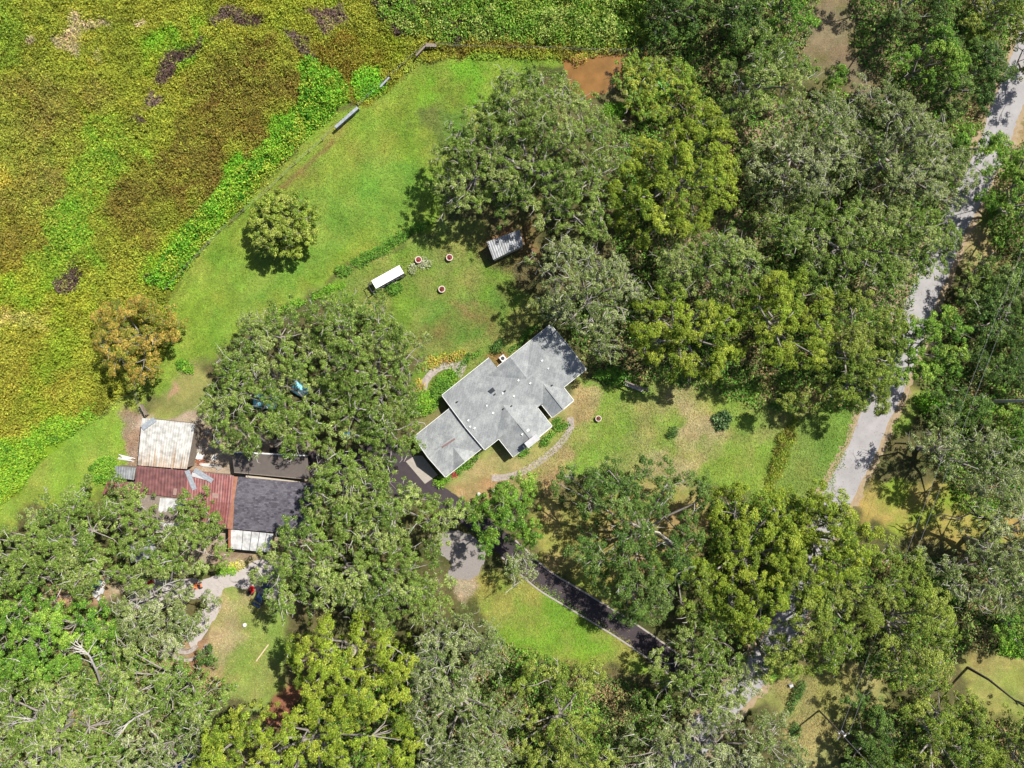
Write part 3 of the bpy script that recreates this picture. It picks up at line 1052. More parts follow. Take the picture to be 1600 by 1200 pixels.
    sec = ((ang + math.pi) / (2 * math.pi) * nsec).astype(int) % nsec
    bb = Tubes()
    for s_ in range(nsec):
        idx = np.where(sec == s_)[0]
        if not len(idx):
            continue
        ctr = np.array([mX[idx].mean(), mY[idx].mean(), mZ[idx].mean() - 1.2])
        a0 = tp[-1]
        mid = a0 * 0.55 + ctr * 0.45 + np.array([r.normal(0, 0.5), r.normal(0, 0.5), -0.4])
        tb.add([a0, mid * 0.5 + a0 * 0.5 + [r.normal(0, .25), r.normal(0, .25), 0.1], mid, ctr], [r0 * 0.75, r0 * 0.55, r0 * 0.42, r0 * 0.26], 6)
        for j in idx:
            e = np.array([mX[j], mY[j], mZ[j] + 0.1])
            q = mid if np.hypot(mX[j] - mid[0], mY[j] - mid[1]) < np.hypot(mX[j] - ctr[0], mY[j] - ctr[1]) else ctr
            m1 = q * 0.5 + e * 0.5 + r.normal(0, 0.35, 3)
            bb.add([q, m1, e], [r0 * 0.26, r0 * 0.17, r0 * 0.09], 5)
            for _ in range(3):
                w = r.normal(size=3)
                w[2] = abs(w[2]) * 0.4
                w /= np.linalg.norm(w)
                bb.add([m1 * 0.3 + e * 0.7, e + w * mR[j] * 0.5 + r.normal(0, .15, 3), e + w * mR[j] * 0.95 + [0, 0, 0.2]],
                       [r0 * 0.12, r0 * 0.07, 0.02], 4)
    for V_, F_ in zip(bb.V, bb.F):
        tb.V.append(V_)
        tb.F.append(F_ - 0 + 0)
    # re-index merged branch tubes
    allV = []
    allF = []
    off = 0
    cnt = 0
    for V_, F_ in zip(tb.V, tb.F):
        allV.append(V_)
        allF.append(F_ - F_.min() + off)
        off += len(V_)
    np_mesh("trunk", np.vstack(allV), np.vstack(allF), M[barkmat], root, smooth=True)
    # --- pale bare twigs showing above the leaves
    tw = Tubes()
    ntw = int(len(tc) * (st['twig'] * 0.55 + bare))
    if ntw:
        pick = r.choice(len(tc), min(ntw, len(tc)), replace=False)
        for j in pick:
            p = tc[j] + np.array([0, 0, 0.25])
            a = r.random() * 6.28
            L_ = 0.6 + r.random() ** 2 * 1.9
            dv = np.array([math.cos(a), math.sin(a), 0.1])
            bend = r.normal(0, 0.28, 3) * L_ * 0.5
            rr = 0.018 + 0.034 * r.random()
            p1 = p + dv * L_ * 0.5 + bend * [1, 1, 0.3]
            p2 = p + dv * L_ + [0, 0, 0.15]
            tw.add([p - [0, 0, 0.35], p1, p2], [rr * 1.3, rr, rr * 0.35], 4)
            if r.random() < 0.5:
                dv2 = np.array([math.cos(a + r.choice([-1, 1]) * 0.8), math.sin(a + 0.7), 0.1])
                tw.add([p1, p1 + dv2 * L_ * 0.45], [rr * 0.8, rr * 0.3], 4)
    if tw.V:
        TV = np.vstack(tw.V)
        TF = np.vstack(tw.F) + len(crownV)
        fm = np.concatenate([np.zeros(len(crownF), np.int32), np.ones(len(TF), np.int32)])
        crownV = np.vstack([crownV, TV])
        crownF = np.vstack([crownF, TF])
        crownK = np.vstack([crownK, np.ones((len(TV), 3))])
        np_mesh("crown", crownV, crownF, [M['leaf'], M['pale_bark']], root, cols=crownK, fmat=fm)
    else:
        np_mesh("crown", crownV, crownF, M['leaf'], root, cols=crownK)
    return root


def blob(cx, cy, rx, ry=None, n=11, seed=0, rot=0.0, jag=0.16):
    r = np.random.default_rng(seed + 31)
    ry = ry or rx
    out = []
    for k in range(n):
        a = 2 * math.pi * k / n
        q = 1 + (r.random() - 0.5) * 2 * jag
        x, y = rx * q * math.cos(a), ry * q * math.sin(a)
        out.append((cx + x * math.cos(rot) - y * math.sin(rot), cy + x * math.sin(rot) + y * math.cos(rot)))
    return out


def cover(name, poly, label, cat, h, spacing, leaf, per, cols=None, zonecol=False, mixin=True, lump=1.5, seed=5, kind=None, group=None, exclude=(), bright=1.0, fray=0.9,
          origin=None, hmin=0.15, mat='weed', spread=0.3, upb=0.35):
    """low vegetation: many small leaf faces following a lumpy height"""
    r = np.random.default_rng(seed)
    pl = WP(poly, h * 0.5)
    c0 = pl.mean(0) if origin is None else origin
    X, Y = disk_points(r, pl, spacing)
    d = sdist(X + (fbm(X, Y, 1.1 + fray * .7, 8, 3) - .5) * fray * 2, Y + (fbm(X, Y, 1.1 + fray * .7, 18, 3) - .5) * fray * 2, pl)
    ok = d > 0
    if fray > 2:
        ok &= r.random(len(X)) < np.clip(0.25 + d / fray, 0, 1)
    for ex in exclude:
        ok &= sdist(X, Y, WP(ex)) < 0
    X, Y, d = X[ok], Y[ok], d[ok]
    edge = np.clip(d / max(h * 0.9, 0.3), 0, 1) ** 0.5
    Z = (hmin + (h - hmin) * np.clip(fbm(X, Y, lump, seed, 2) * 1.5 - 0.25, 0, 1)) * (0.35 + 0.65 * edge)
    n = len(X)
    ti = np.repeat(np.arange(n), per)
    N_ = len(ti)
    C = np.stack([X[ti] + r.normal(0, spread, N_), Y[ti] + r.normal(0, spread, N_), np.maximum(Z[ti] * (0.45 + 0.6 * r.random(N_)), 0.05)], 1)
    nrm = r.normal(0, 0.6, (N_, 3))
    nrm[:, 2] = np.abs(nrm[:, 2]) + upb
    nrm /= np.linalg.norm(nrm, axis=1, keepdims=True)
    if zonecol:
        base = colour_at(X, Y)[:, :3] * (KG / 1.15) * bright
        cc = base[ti]
        hue = r.random((N_, 1))
        cc = cc * (1 + (hue - 0.5) * np.array([[0.4, 0.2, 0.1]]))
        pk = mixin & (r.random(n) < np.clip((fbm(X, Y, 3.0, 77, 4) - 0.35) * 1.6, 0.04, 0.7))[ti]       # yellow green plants among the brown
        cc = np.where(pk[:, None] & (r.random(N_) < 0.8)[:, None], leafcol((158, 168, 58)) * 0.5 + cc * 0.5, cc)
    else:
        pal = np.array([leafcol(c) for c in cols]) * bright
        k = (np.clip(vnoise(X, Y, lump * 1.3, seed + 3) * 1.3 - .15, 0, 0.999) * len(cols)).astype(int)[ti]
        k = np.where(r.random(N_) < 0.4, r.integers(0, len(cols), N_), k)
        cc = pal[k]
    tone = r.normal(0, 0.10, n)[ti] + r.normal(0, 0.16, N_)
    cc = np.clip(cc * (1 + tone)[:, None], 0.003, 0.7)
    C[:, 0] -= c0[0]
    C[:, 1] -= c0[1]
    V, F, K = leaf_arrays(C, nrm, leaf, cc, r, aspect=0.5)
    o = np_mesh(name, V, F, M[mat], None, cols=K)
    o.location = (c0[0], c0[1], 0)
    tag(o, label, cat, group, kind)
    return o


# marsh vegetation
cover("marsh_vegetation", MARSH_POLY, "tangled olive and brown marsh plants covering the wet field", "marsh plants", 1.3, 0.38, 0.34, 7, zonecol=True, lump=1.3,
      kind="stuff", seed=21, origin=(0, 0), exclude=[BAND], spread=0.22)
cover("marsh_reeds", BAND, "band of taller bright green marsh plants along the mown grass", "reeds", 2.3, 0.40, 0.40, 8,
      cols=[(104, 156, 42), (130, 168, 50), (76, 128, 34), (160, 174, 62)], lump=1.5, kind="stuff", seed=22, origin=(0, 0), hmin=0.7, fray=0.5, upb=0.2)
cover("marsh_thicket", [(560, -50), (1012, -50), (1006, 60), (985, 72), (900, 70), (800, 64), (700, 58), (640, 52), (600, 34)],
      "leafy green thicket growing along the top of the flooded ditch", "thicket", 2.4, 0.45, 0.42, 8,
      cols=[(102, 142, 46), (132, 154, 60), (84, 120, 42), (150, 166, 84)], lump=1.8, kind="stuff", seed=23, origin=(0, 0), hmin=0.6, upb=0.25)
cover("marsh_thicket", G1, "bright green leafy band winding through the brown marsh", "thicket", 1.6, 0.44, 0.38, 6,
      cols=[(112, 150, 44), (138, 160, 52), (94, 132, 40), (148, 160, 60)], lump=1.6, kind="stuff", seed=24, origin=(0, 0), hmin=0.5, fray=5)
cover("marsh_thicket", [(-50, 700), (25, 692), (75, 655), (145, 632), (150, 645), (98, 690), (62, 708), (22, 768), (-50, 822)],
      "green weeds edging the mown grass at the lower left marsh corner", "thicket", 1.5, 0.42, 0.38, 7,
      cols=[(112, 156, 44), (138, 168, 54), (90, 136, 40)], lump=1.4, kind="stuff", seed=25, origin=(0, 0), hmin=0.4)

LAWNS = [([(0, 790), (100, 690), (215, 612), (262, 460), (345, 358), (480, 215), (560, 152), (700, 88), (880, 90), (800, 200), (700, 300), (690, 345), (500, 440), (300, 570), (215, 640), (215, 740), (150, 770), (0, 855)],
          "short mown grass of the long back lawn beside the marsh"),
         ([(720, 350), (600, 400), (500, 450), (520, 560), (660, 560), (740, 600), (860, 510), (830, 400), (760, 360)], "patchy short grass of the yard around the coop"),
         ([(905, 600), (1030, 590), (1200, 590), (1345, 635), (1300, 765), (1200, 780), (1000, 740), (900, 900), (860, 780), (760, 770), (860, 700), (905, 650)], "dry patched grass of the lawn in front of the house"),
         ([(690, 910), (820, 895), (1030, 1035), (960, 1050), (880, 1040), (780, 1010), (740, 960)], "grass of the small lawn along the driveway"),
         ([(345, 930), (400, 930), (440, 980), (450, 1070), (380, 1110), (320, 1080)], "rough grass of the small lower left clearing"),
         ([(1180, 1050), (1260, 1045), (1370, 1060), (1320, 1150), (1240, 1200), (1230, 1100)], "dry grass around the foot of the utility pole")]
for i, (pl_, lab) in enumerate(LAWNS):
    cover("lawn_grass", pl_, lab, "grass", 0.07, 0.42, 0.24, 4, zonecol=True, mixin=False, lump=1.2, kind="stuff", seed=90 + i, origin=(0, 0), hmin=0.04, spread=0.25, upb=1.2, bright=0.62)

# ------------------------------------------------------------------ the trees
OAKG = "live oaks with pale limbs"
YG = "yellow green broadleaf trees"
GG = "green trees of the wood edge"
TREES = [
    # name, polygon, height, style, label, opts
    ("oak_tree", [(322, 600), (345, 545), (375, 500), (410, 478), (450, 472), (478, 482), (492, 520), (500, 560), (498, 620), (500, 690), (440, 700), (395, 712), (355, 704), (335, 680), (322, 650)],
     12, 'oak', "broad live oak directly above the charcoal shingle roof, left half of the grove", dict(holes=[(412, 630, 13), (468, 608, 12), (378, 640, 5)], group=OAKG)),
    ("oak_tree", [(478, 482), (500, 462), (545, 460), (560, 478), (600, 452), (612, 464), (600, 490), (635, 505), (665, 530), (668, 560), (655, 590), (660, 630), (655, 680), (650, 712), (600, 720),
                  (560, 700), (500, 690), (498, 620), (500, 560), (492, 520)],
     13, 'oak', "large live oak between the coop lawn and the garage, touching the curved garden path", dict(group=OAKG)),
    ("oak_tree", [(482, 700), (520, 692), (560, 704), (605, 725), (630, 735), (660, 770), (720, 772), (745, 800), (738, 835), (700, 830), (682, 860), (640, 880), (600, 868), (550, 850), (505, 830), (478, 800), (490, 760)],
     12, 'oak', "live oak over the dark forecourt between shingled shed roof and garage", dict(holes=[(625, 750, 9), (545, 685, 6)], group=OAKG)),
    ("oak_tree", [(430, 832), (470, 808), (550, 850), (600, 868), (680, 860), (705, 900), (680, 930), (640, 960), (610, 985), (560, 958), (500, 948), (460, 972), (425, 952), (405, 905), (412, 856)],
     13, 'oak', "grey green live oak sheltering the dark parked car beside the sandy yard", dict(group=OAKG, gap=0.2)),
    ("leafy_tree", [(462, 975), (500, 950), (560, 958), (615, 990), (650, 1010), (645, 1060), (630, 1110), (560, 1120), (490, 1090), (450, 1050), (442, 1020)],
     15, 'yellow', "yellow green tree right of the small grass clearing with the plank", dict(group=YG)),
    ("leafy_tree", [(320, 1130), (400, 1100), (450, 1112), (490, 1092), (560, 1120), (635, 1110), (660, 1160), (650, 1240), (480, 1250), (300, 1240), (306, 1160)],
     14, 'yellow', "wide yellow green tree at the bottom edge, right of the parked blue car", dict(group=YG)),
    ("oak_tree", [(640, 1005), (680, 962), (720, 950), (760, 968), (790, 1000), (785, 1060), (820, 1100), (800, 1160), (820, 1250), (650, 1250), (660, 1160), (632, 1110)],
     13, 'grey', "greyish live oak with many bare twigs below the south lawn, bottom edge", dict(group=OAKG, bare=0.08)),
    ("oak_tree", [(785, 1055), (830, 1022), (880, 1030), (925, 1030), (962, 1052), (965, 1100), (930, 1130), (960, 1165), (950, 1250), (820, 1250), (802, 1160), (820, 1100)],
     12, 'olive', "rounded green oak whose top edge meets the south lawn", dict(group=OAKG, gap=0.25, holes=[(900, 1140, 8)])),
    ("oak_tree", [(1030, 1030), (1060, 965), (1110, 960), (1150, 1000), (1175, 1050), (1160, 1090), (1120, 1125), (1060, 1120), (1010, 1100)],
     12, 'oak', "live oak covering the lower end of the dark driveway", dict(group=OAKG, holes=[(1160, 1050, 10)])),
    ("oak_tree", [(955, 1150), (1040, 1122), (1120, 1130), (1180, 1112), (1240, 1135), (1262, 1180), (1240, 1250), (950, 1250)],
     12, 'grey', "pale mossy oak at the bottom edge left of the utility pole", dict(group=OAKG, holes=[(1105, 1110, 12), (1010, 1150, 10)], bare=0.05)),
    ("oak_tree", [(860, 745), (895, 732), (940, 718), (965, 735), (1000, 728), (1050, 742), (1095, 735), (1112, 790), (1100, 850), (1080, 900), (1045, 955), (1000, 990), (962, 960), (945, 915), (905, 885), (880, 840), (858, 790)],
     13, 'dark', "open limbed oak casting branch shadows across the dark driveway", dict(group=OAKG, gap=0.34, holes=[(905, 742, 9), (985, 815, 9), (925, 800, 8), (1060, 775, 9), (1005, 755, 7), (880, 820, 6)], trunk=(1010, 822))),
    ("leafy_tree", [(1112, 770), (1150, 752), (1195, 765), (1240, 750), (1262, 830), (1240, 890), (1225, 950), (1195, 1005), (1150, 1000), (1110, 962), (1090, 900), (1100, 850)],
     14, 'yellow', "yellow green tree right of the open limbed oak, below the hedge end", dict(group=YG)),
    ("leafy_tree", [(1225, 752), (1262, 742), (1310, 775), (1362, 800), (1360, 870), (1320, 920), (1240, 945), (1205, 900), (1220, 830)],
     15, 'yellow', "dense yellow green tree growing over the lower visible end of the road", dict(group=YG, gap=0.0)),
    ("leafy_tree", blob(1203, 1022, 32, 30, seed=43), 12, 'olive', "olive tree beside the covered road, just left of the bright bushy tree", dict(group=YG)),
    ("leafy_tree", blob(1062, 905, 52, 50, seed=45), 12, 'olive', "olive tree between the open limbed oak and the yellow green ones", dict(group=GG)),
    ("leafy_tree", blob(1160, 1062, 26, 30, seed=46), 11, 'grey', "small grey green tree over the sandy road edge left of the bright bushy tree", dict(group=GG)),
    ("oak_tree", blob(664, 928, 44, 38, seed=47), 9, 'oak', "small live oak left of the pale litter patch at the head of the south lawn", dict(group=OAKG)),
    ("leafy_tree", blob(1128, 1108, 26, 22, seed=48), 10, 'grey', "small mossy tree by the covered road, above the pale mossy oak", dict(group=GG, gap=0.2)),
    ("leafy_tree", blob(1602, 985, 46, 36, seed=44), 9, 'lime', "bright green tree above the grass crossed by the shaded bare trunk", dict(group=GG)),
    ("leafy_tree", blob(1262, 905, 46, 44, seed=41), 15, 'olive', "olive green tree in the heart of the lower right canopy over the hidden road", dict(group=YG)),
    ("leafy_tree", blob(1300, 815, 36, 34, seed=42), 13, 'olive', "paler green tree crown at the very end of the visible road", dict(group=YG)),
    ("leafy_tree", [(1228, 935), (1290, 890), (1345, 860), (1385, 840), (1432, 872), (1420, 930), (1372, 960), (1340, 1005), (1300, 1050), (1250, 1045), (1205, 1000)],
     14, 'olive', "olive green tree just above the mown grass by the utility pole", dict(group=YG, holes=[(1215, 1010, 16)])),
    ("leafy_tree", [(1380, 905), (1422, 882), (1470, 930), (1486, 1000), (1472, 1062), (1420, 1082), (1370, 1055), (1342, 1005), (1365, 945)],
     13, 'olive', "olive green tree left of the long shaded trunk at the lower right", dict(group=YG)),
    ("leafy_tree", [(1322, 1092), (1370, 1082), (1402, 1132), (1420, 1200), (1400, 1250), (1335, 1250), (1312, 1190), (1330, 1140)],
     7, 'dark', "dark leaved tree immediately right of the utility pole", dict(group=GG)),
    ("leafy_tree", [(1405, 1100), (1460, 1066), (1520, 1092), (1560, 1132), (1550, 1250), (1425, 1250), (1415, 1170)],
     12, 'olive', "green tree at the bottom edge, second right of the utility pole", dict(group=GG, gap=0.3)),
    ("leafy_tree", [(1565, 1110), (1640, 1080), (1680, 1250), (1552, 1250)],
     12, 'olive', "tree filling the bottom right corner of the wood", dict(group=GG)),
    ("oak_tree", [(1425, 870), (1460, 850), (1510, 790), (1560, 750), (1640, 760), (1660, 900), (1600, 960), (1540, 945), (1485, 935)],
     13, 'grey', "wide silvery oak on the right edge below the shaded grass patch", dict(group=OAKG, holes=[(1490, 870, 12), (1460, 845, 10)], bare=0.1)),
    ("oak_tree", [(1440, 668), (1480, 655), (1530, 660), (1572, 690), (1588, 735), (1560, 765), (1520, 770), (1470, 755), (1440, 735), (1432, 700)],
     12, 'grey', "silvery oak casting its shadow over the road edge", dict(group=OAKG, gap=0.15, trunk=(1435, 700))),
    ("leafy_tree", [(1565, 640), (1640, 620), (1660, 760), (1590, 730), (1570, 690)],
     8, 'lime', "bright green tree on the right edge behind the silvery oak", dict(group=GG)),
    ("leafy_tree", [(1445, 610), (1500, 600), (1540, 625), (1580, 680), (1530, 660), (1470, 660), (1445, 640)],
     6, 'dark', "low dark green tree just above the silvery oak by the road", dict(group=GG)),
    ("leafy_tree", [(1388, 520), (1420, 498), (1460, 488), (1502, 486), (1512, 530), (1485, 582), (1430, 608), (1388, 598), (1378, 555)],
     12, 'lime', "lime green tree hanging over the middle of the road", dict(group=GG, gap=0.1)),
    ("leafy_tree", [(1510, 450), (1550, 400), (1640, 420), (1660, 560), (1590, 560), (1530, 540), (1505, 500)],
     8, 'dark', "dark green thicket tree on the right edge beside the lime green tree", dict(group=GG)),
    ("leafy_tree", [(1515, 548), (1560, 545), (1640, 560), (1640, 612), (1560, 610), (1515, 590)],
     7, 'dark', "dark shaded tree on the right edge just above the bare fallen trunk", dict(group=GG)),
    ("leafy_tree", [(1505, 420), (1530, 400), (1562, 410), (1560, 440), (1530, 470), (1500, 500), (1485, 490), (1490, 450)],
     6, 'oak', "small brownish tree on the verge right of the road", dict(group=GG, gap=0.3)),
    ("leafy_tree", [(1535, 280), (1575, 235), (1650, 220), (1660, 410), (1600, 400), (1560, 370), (1540, 330)],
     11, 'lime', "sunlit lime green tree at the upper right edge by the road", dict(group=GG)),
    ("leafy_tree", [(1452, 205), (1500, 198), (1545, 208), (1565, 230), (1548, 265), (1510, 280), (1475, 265), (1455, 240)],
     10, 'lime', "lime green tree leaning over the road at the upper right", dict(group=GG)),
    ("leafy_tree", [(1350, -60), (1500, -60), (1500, 20), (1460, 55), (1410, 60), (1372, 30)],
     12, 'dark', "dark green tree along the top edge right of the sandy track", dict(group=GG)),
    ("leafy_tree", [(1392, 50), (1420, 58), (1462, 50), (1495, 90), (1480, 150), (1450, 150), (1410, 100)],
     12, 'lime', "mid green tree above the shaded clearing at the upper right", dict(group=GG)),
    ("leafy_tree", [(1500, -60), (1640, -60), (1640, 50), (1595, 70), (1560, 80), (1500, 60)],
     12, 'olive', "yellowish green tree in the top right corner", dict(group=GG)),
    ("leafy_tree", [(1462, 62), (1500, 60), (1560, 82), (1572, 130), (1550, 160), (1520, 190), (1480, 180), (1462, 150), (1480, 110)],
     12, 'dark', "dark tree beside the top stretch of the road", dict(group=GG)),
    ("leafy_tree", [(1560, 60), (1660, 40), (1660, 150), (1590, 130), (1575, 90)],
     9, 'olive', "tree right of the road at the top right", dict(group=GG, holes=[(1592, 90, 14)])),
    ("leafy_tree", [(1002, -60), (1090, -60), (1120, -10), (1110, 60), (1060, 70), (1020, 50), (1004, 20)],
     8, 'dark', "dark shaded tree at the top edge right of the marsh thicket", dict(group=GG, gap=0.35)),
    ("leafy_tree", [(1120, -60), (1200, -60), (1210, 20), (1190, 60), (1140, 70), (1115, 30)],
     10, 'dark', "dark green tree at the top edge behind the leafy green one", dict(group=GG)),
    ("leafy_tree", [(1200, -60), (1275, -60), (1268, 20), (1262, 70), (1230, 78), (1205, 50)],
     12, 'lime', "leafy green tree at the top edge left of the sandy track", dict(group=GG)),
    ("oak_tree", [(1110, 110), (1140, 75), (1185, 55), (1240, 72), (1265, 105), (1255, 150), (1200, 195), (1145, 190), (1106, 150)],
     13, 'oak', "live oak at the upper middle, right of the pond shrubs", dict(group=OAKG, gap=0.33)),
    ("shrub_tree", blob(1305, 115, 26, 22, seed=4), 5, 'lime', "small bright tree at the edge of the shaded sandy track", dict(group=GG)),
    ("oak_tree", [(1165, 215), (1200, 195), (1255, 152), (1300, 140), (1330, 170), (1340, 230), (1320, 300), (1260, 320), (1200, 320), (1165, 280)],
     13, 'grey', "grey green oak left of centre in the big oak canopy by the road", dict(group=OAKG, gap=0.34, holes=[(1210, 285, 10)])),
    ("oak_tree", [(1330, 130), (1390, 140), (1440, 180), (1500, 225), (1528, 270), (1485, 325), (1420, 330), (1350, 310), (1330, 250), (1325, 180)],
     14, 'grey', "largest grey oak crown with its right side over the road", dict(group=OAKG, gap=0.22)),
    ("oak_tree", [(1190, 325), (1260, 320), (1350, 312), (1420, 330), (1485, 335), (1492, 400), (1450, 440), (1395, 448), (1330, 460), (1285, 445), (1215, 425), (1180, 380)],
     13, 'oak', "grey oak leaning to the road above the sandy gap", dict(group=OAKG, gap=0.3, holes=[(1375, 385, 9)])),
    ("leafy_tree", [(958, 285), (985, 222), (1040, 192), (1090, 150), (1130, 172), (1152, 230), (1165, 290), (1132, 340), (1080, 365), (1012, 388), (972, 360), (950, 322)],
     15, 'yellow', "big yellow green tree between two grey oaks in the upper middle", dict(group=YG, holes=[(1065, 305, 7)])),
    ("oak_tree", [(675, 270), (690, 215), (740, 165), (760, 130), (800, 112), (850, 100), (885, 125), (925, 150), (960, 190), (985, 232), (958, 285), (950, 322), (962, 365), (920, 385), (870, 365), (825, 345), (790, 340), (745, 330), (700, 322), (680, 300)],
     14, 'oak', "very large round live oak below the pond, above the small tin shed", dict(group=OAKG, gap=0.08, holes=[(800, 335, 8), (820, 345, 9)])),
    ("shrub_tree", [(972, 100), (990, 85), (1010, 90), (1050, 92), (1090, 118), (1096, 165), (1045, 190), (990, 192), (975, 160), (955, 130)],
     4.0, 'pondside', "low yellowish tree at the right bank of the brown pond", dict(group=GG, gap=0.2)),
    ("oak_tree", [(828, 405), (870, 378), (900, 368), (935, 392), (972, 410), (1012, 450), (1008, 500), (985, 545), (945, 565), (905, 520), (870, 500), (845, 485), (825, 462)],
     13, 'grey', "thin silvery oak touching the upper corner of the house roof", dict(group=OAKG, gap=0.36, bare=0.12, holes=[(925, 470, 9), (870, 430, 8)])),
    ("oak_tree", [(1010, 392), (1080, 368), (1132, 348), (1178, 380), (1205, 425), (1152, 462), (1080, 465), (1020, 448)],
     12, 'oak', "grey green oak directly below the big yellow green tree", dict(group=OAKG, gap=0.34, holes=[(1150, 425, 9), (1095, 450, 8)])),
    ("leafy_tree", [(988, 492), (1018, 455), (1080, 466), (1148, 474), (1172, 520), (1150, 570), (1112, 600), (1060, 588), (1012, 570), (988, 545)],
     13, 'yellow', "yellow green tree nearest the wooden swing", dict(group=YG)),
    ("leafy_tree", [(1152, 475), (1182, 435), (1228, 430), (1280, 450), (1302, 500), (1282, 560), (1242, 582), (1192, 576), (1168, 545)],
     15, 'yellow', "round yellow green tree in the middle of the canopy above the hedge", dict(group=YG)),
    ("leafy_tree", [(1282, 500), (1310, 462), (1345, 452), (1400, 485), (1425, 520), (1392, 560), (1388, 610), (1372, 640), (1325, 642), (1280, 605), (1290, 560)],
     13, 'olive', "green tree on the left side of the road above the roadside grass", dict(group=YG, holes=[(1405, 560, 9)])),
    ("leafy_tree", blob(1243, 620, 24, 28, seed=9), 9, 'olive', "narrow tree standing free at the top end of the hedge", dict(group=GG)),
    ("oak_tree", [(-60, 840), (30, 805), (80, 780), (130, 750), (160, 760), (185, 800), (200, 860), (190, 915), (120, 930), (60, 920), (-60, 915)],
     11, 'oak', "green live oak along the lower left lawn edge, left of the tin roofs", dict(group=OAKG, gap=0.12)),
    ("oak_tree", [(165, 760), (182, 748), (212, 752), (250, 770), (252, 810), (262, 830), (330, 850), (352, 872), (330, 900), (280, 905), (230, 918), (196, 905), (200, 860), (186, 800)],
     12, 'oak', "live oak spreading pale limbs over the pale tin roof of the sheds", dict(group=OAKG, gap=0.28, holes=[(215, 870, 13), (266, 798, 21), (240, 895, 8)])),
    ("oak_tree", blob(318, 812, 27, 46, seed=3, rot=-0.15), 9, 'oak', "small oak growing up through the red tin roof", dict(group=OAKG, gap=0.1, holes=[(300, 845, 6)])),
    ("oak_tree", [(178, 935), (215, 915), (260, 912), (305, 915), (336, 942), (330, 985), (285, 1015), (225, 1008), (185, 975)],
     11, 'grey', "pale grey oak in the middle of the sandy yard", dict(group=OAKG, bare=0.1, gap=0.12, holes=[(235, 918, 12), (262, 912, 10), (255, 965, 6)])),
    ("oak_tree", [(-60, 935), (40, 925), (100, 940), (165, 948), (180, 975), (165, 1010), (130, 1040), (70, 1060), (0, 1060), (-60, 1050)],
     13, 'lime', "green oak in the lower left wood right below the blue tarpaulin", dict(group=OAKG, gap=0.16, bare=0.1)),
    ("oak_tree", [(180, 978), (225, 1012), (245, 1040), (300, 1045), (330, 1060), (362, 1090), (330, 1125), (270, 1130), (205, 1100), (165, 1060), (165, 1010)],
     11, 'oak', "oak with pale twigs below the curved stone seat wall", dict(group=OAKG, bare=0.14, gap=0.24, holes=[(165, 1045, 14)])),
    ("oak_tree", [(-60, 1055), (70, 1060), (130, 1045), (165, 1062), (200, 1102), (180, 1180), (150, 1250), (-60, 1250)],
     13, 'oak', "large oak with bare forked limbs in the lower left corner", dict(group=OAKG, bare=0.2, gap=0.25, holes=[(10, 1180, 14), (60, 1190, 8)])),
    ("oak_tree", [(205, 1105), (270, 1130), (330, 1125), (310, 1160), (308, 1200), (305, 1250), (155, 1250), (182, 1180)],
     12, 'grey', "twiggy pale oak at the bottom edge left of the parked blue car", dict(group=OAKG, bare=0.16, gap=0.22, holes=[(285, 1192, 12)])),
    ("round_shrub", blob(322, 1026, 17, 19, seed=2), 4, 'dark', "round dark green shrub at the end of the curved stone seat wall", dict(cat="shrub", gap=0.0)),
    ("leafy_tree", [(150, 492), (180, 470), (225, 452), (262, 476), (284, 512), (262, 548), (245, 590), (205, 600), (168, 575), (145, 540)],
     9, 'orange', "orange brown tree at the marsh edge left of the mown grass", dict(gap=0.05)),
    ("leafy_tree", [(738, 800), (762, 765), (800, 742), (838, 750), (850, 780), (868, 815), (850, 848), (815, 860), (785, 872), (745, 878), (728, 845)],
     10, 'lime', "bright green tree at the lower end of the curved stone path", dict(group=GG, gap=0.2)),
    ("leafy_tree", blob(808, 880, 27, 26, seed=6), 7, 'grey', "small pale mossy tree at the upper end of the dark driveway", dict(group=GG, bare=0.25)),
    ("shrub_tree", blob(1212, 1040, 30, 28, seed=12), 4, 'lime', "bright yellow green bushy tree beside the covered road at the bottom", dict(group=GG)),
    ("shrub_tree", blob(1380, 1185, 34, 18, seed=13), 6, 'yellow', "yellow leaved small tree at the bottom edge near the utility pole", dict(group=GG)),
]


def build_trees():
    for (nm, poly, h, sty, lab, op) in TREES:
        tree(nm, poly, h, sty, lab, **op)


build_trees()


# lone round tree with hanging needly sprays

STY['needle'] = dict(cols=[(112, 132, 44), (130, 146, 54), (82, 106, 36), (152, 160, 78)], ms=1.7, cs=0.8, ls=0.30, n=46, twig=0.0, gap=0.0, rag=1.0, dome=0.6)
tree("round_tree", blob(443, 349, 56, 52, n=14, seed=8, jag=0.04), 7.5, 'needle', "round olive green tree standing alone on the mown lawn", base_frac=0.15, group=None, dens=1.5)


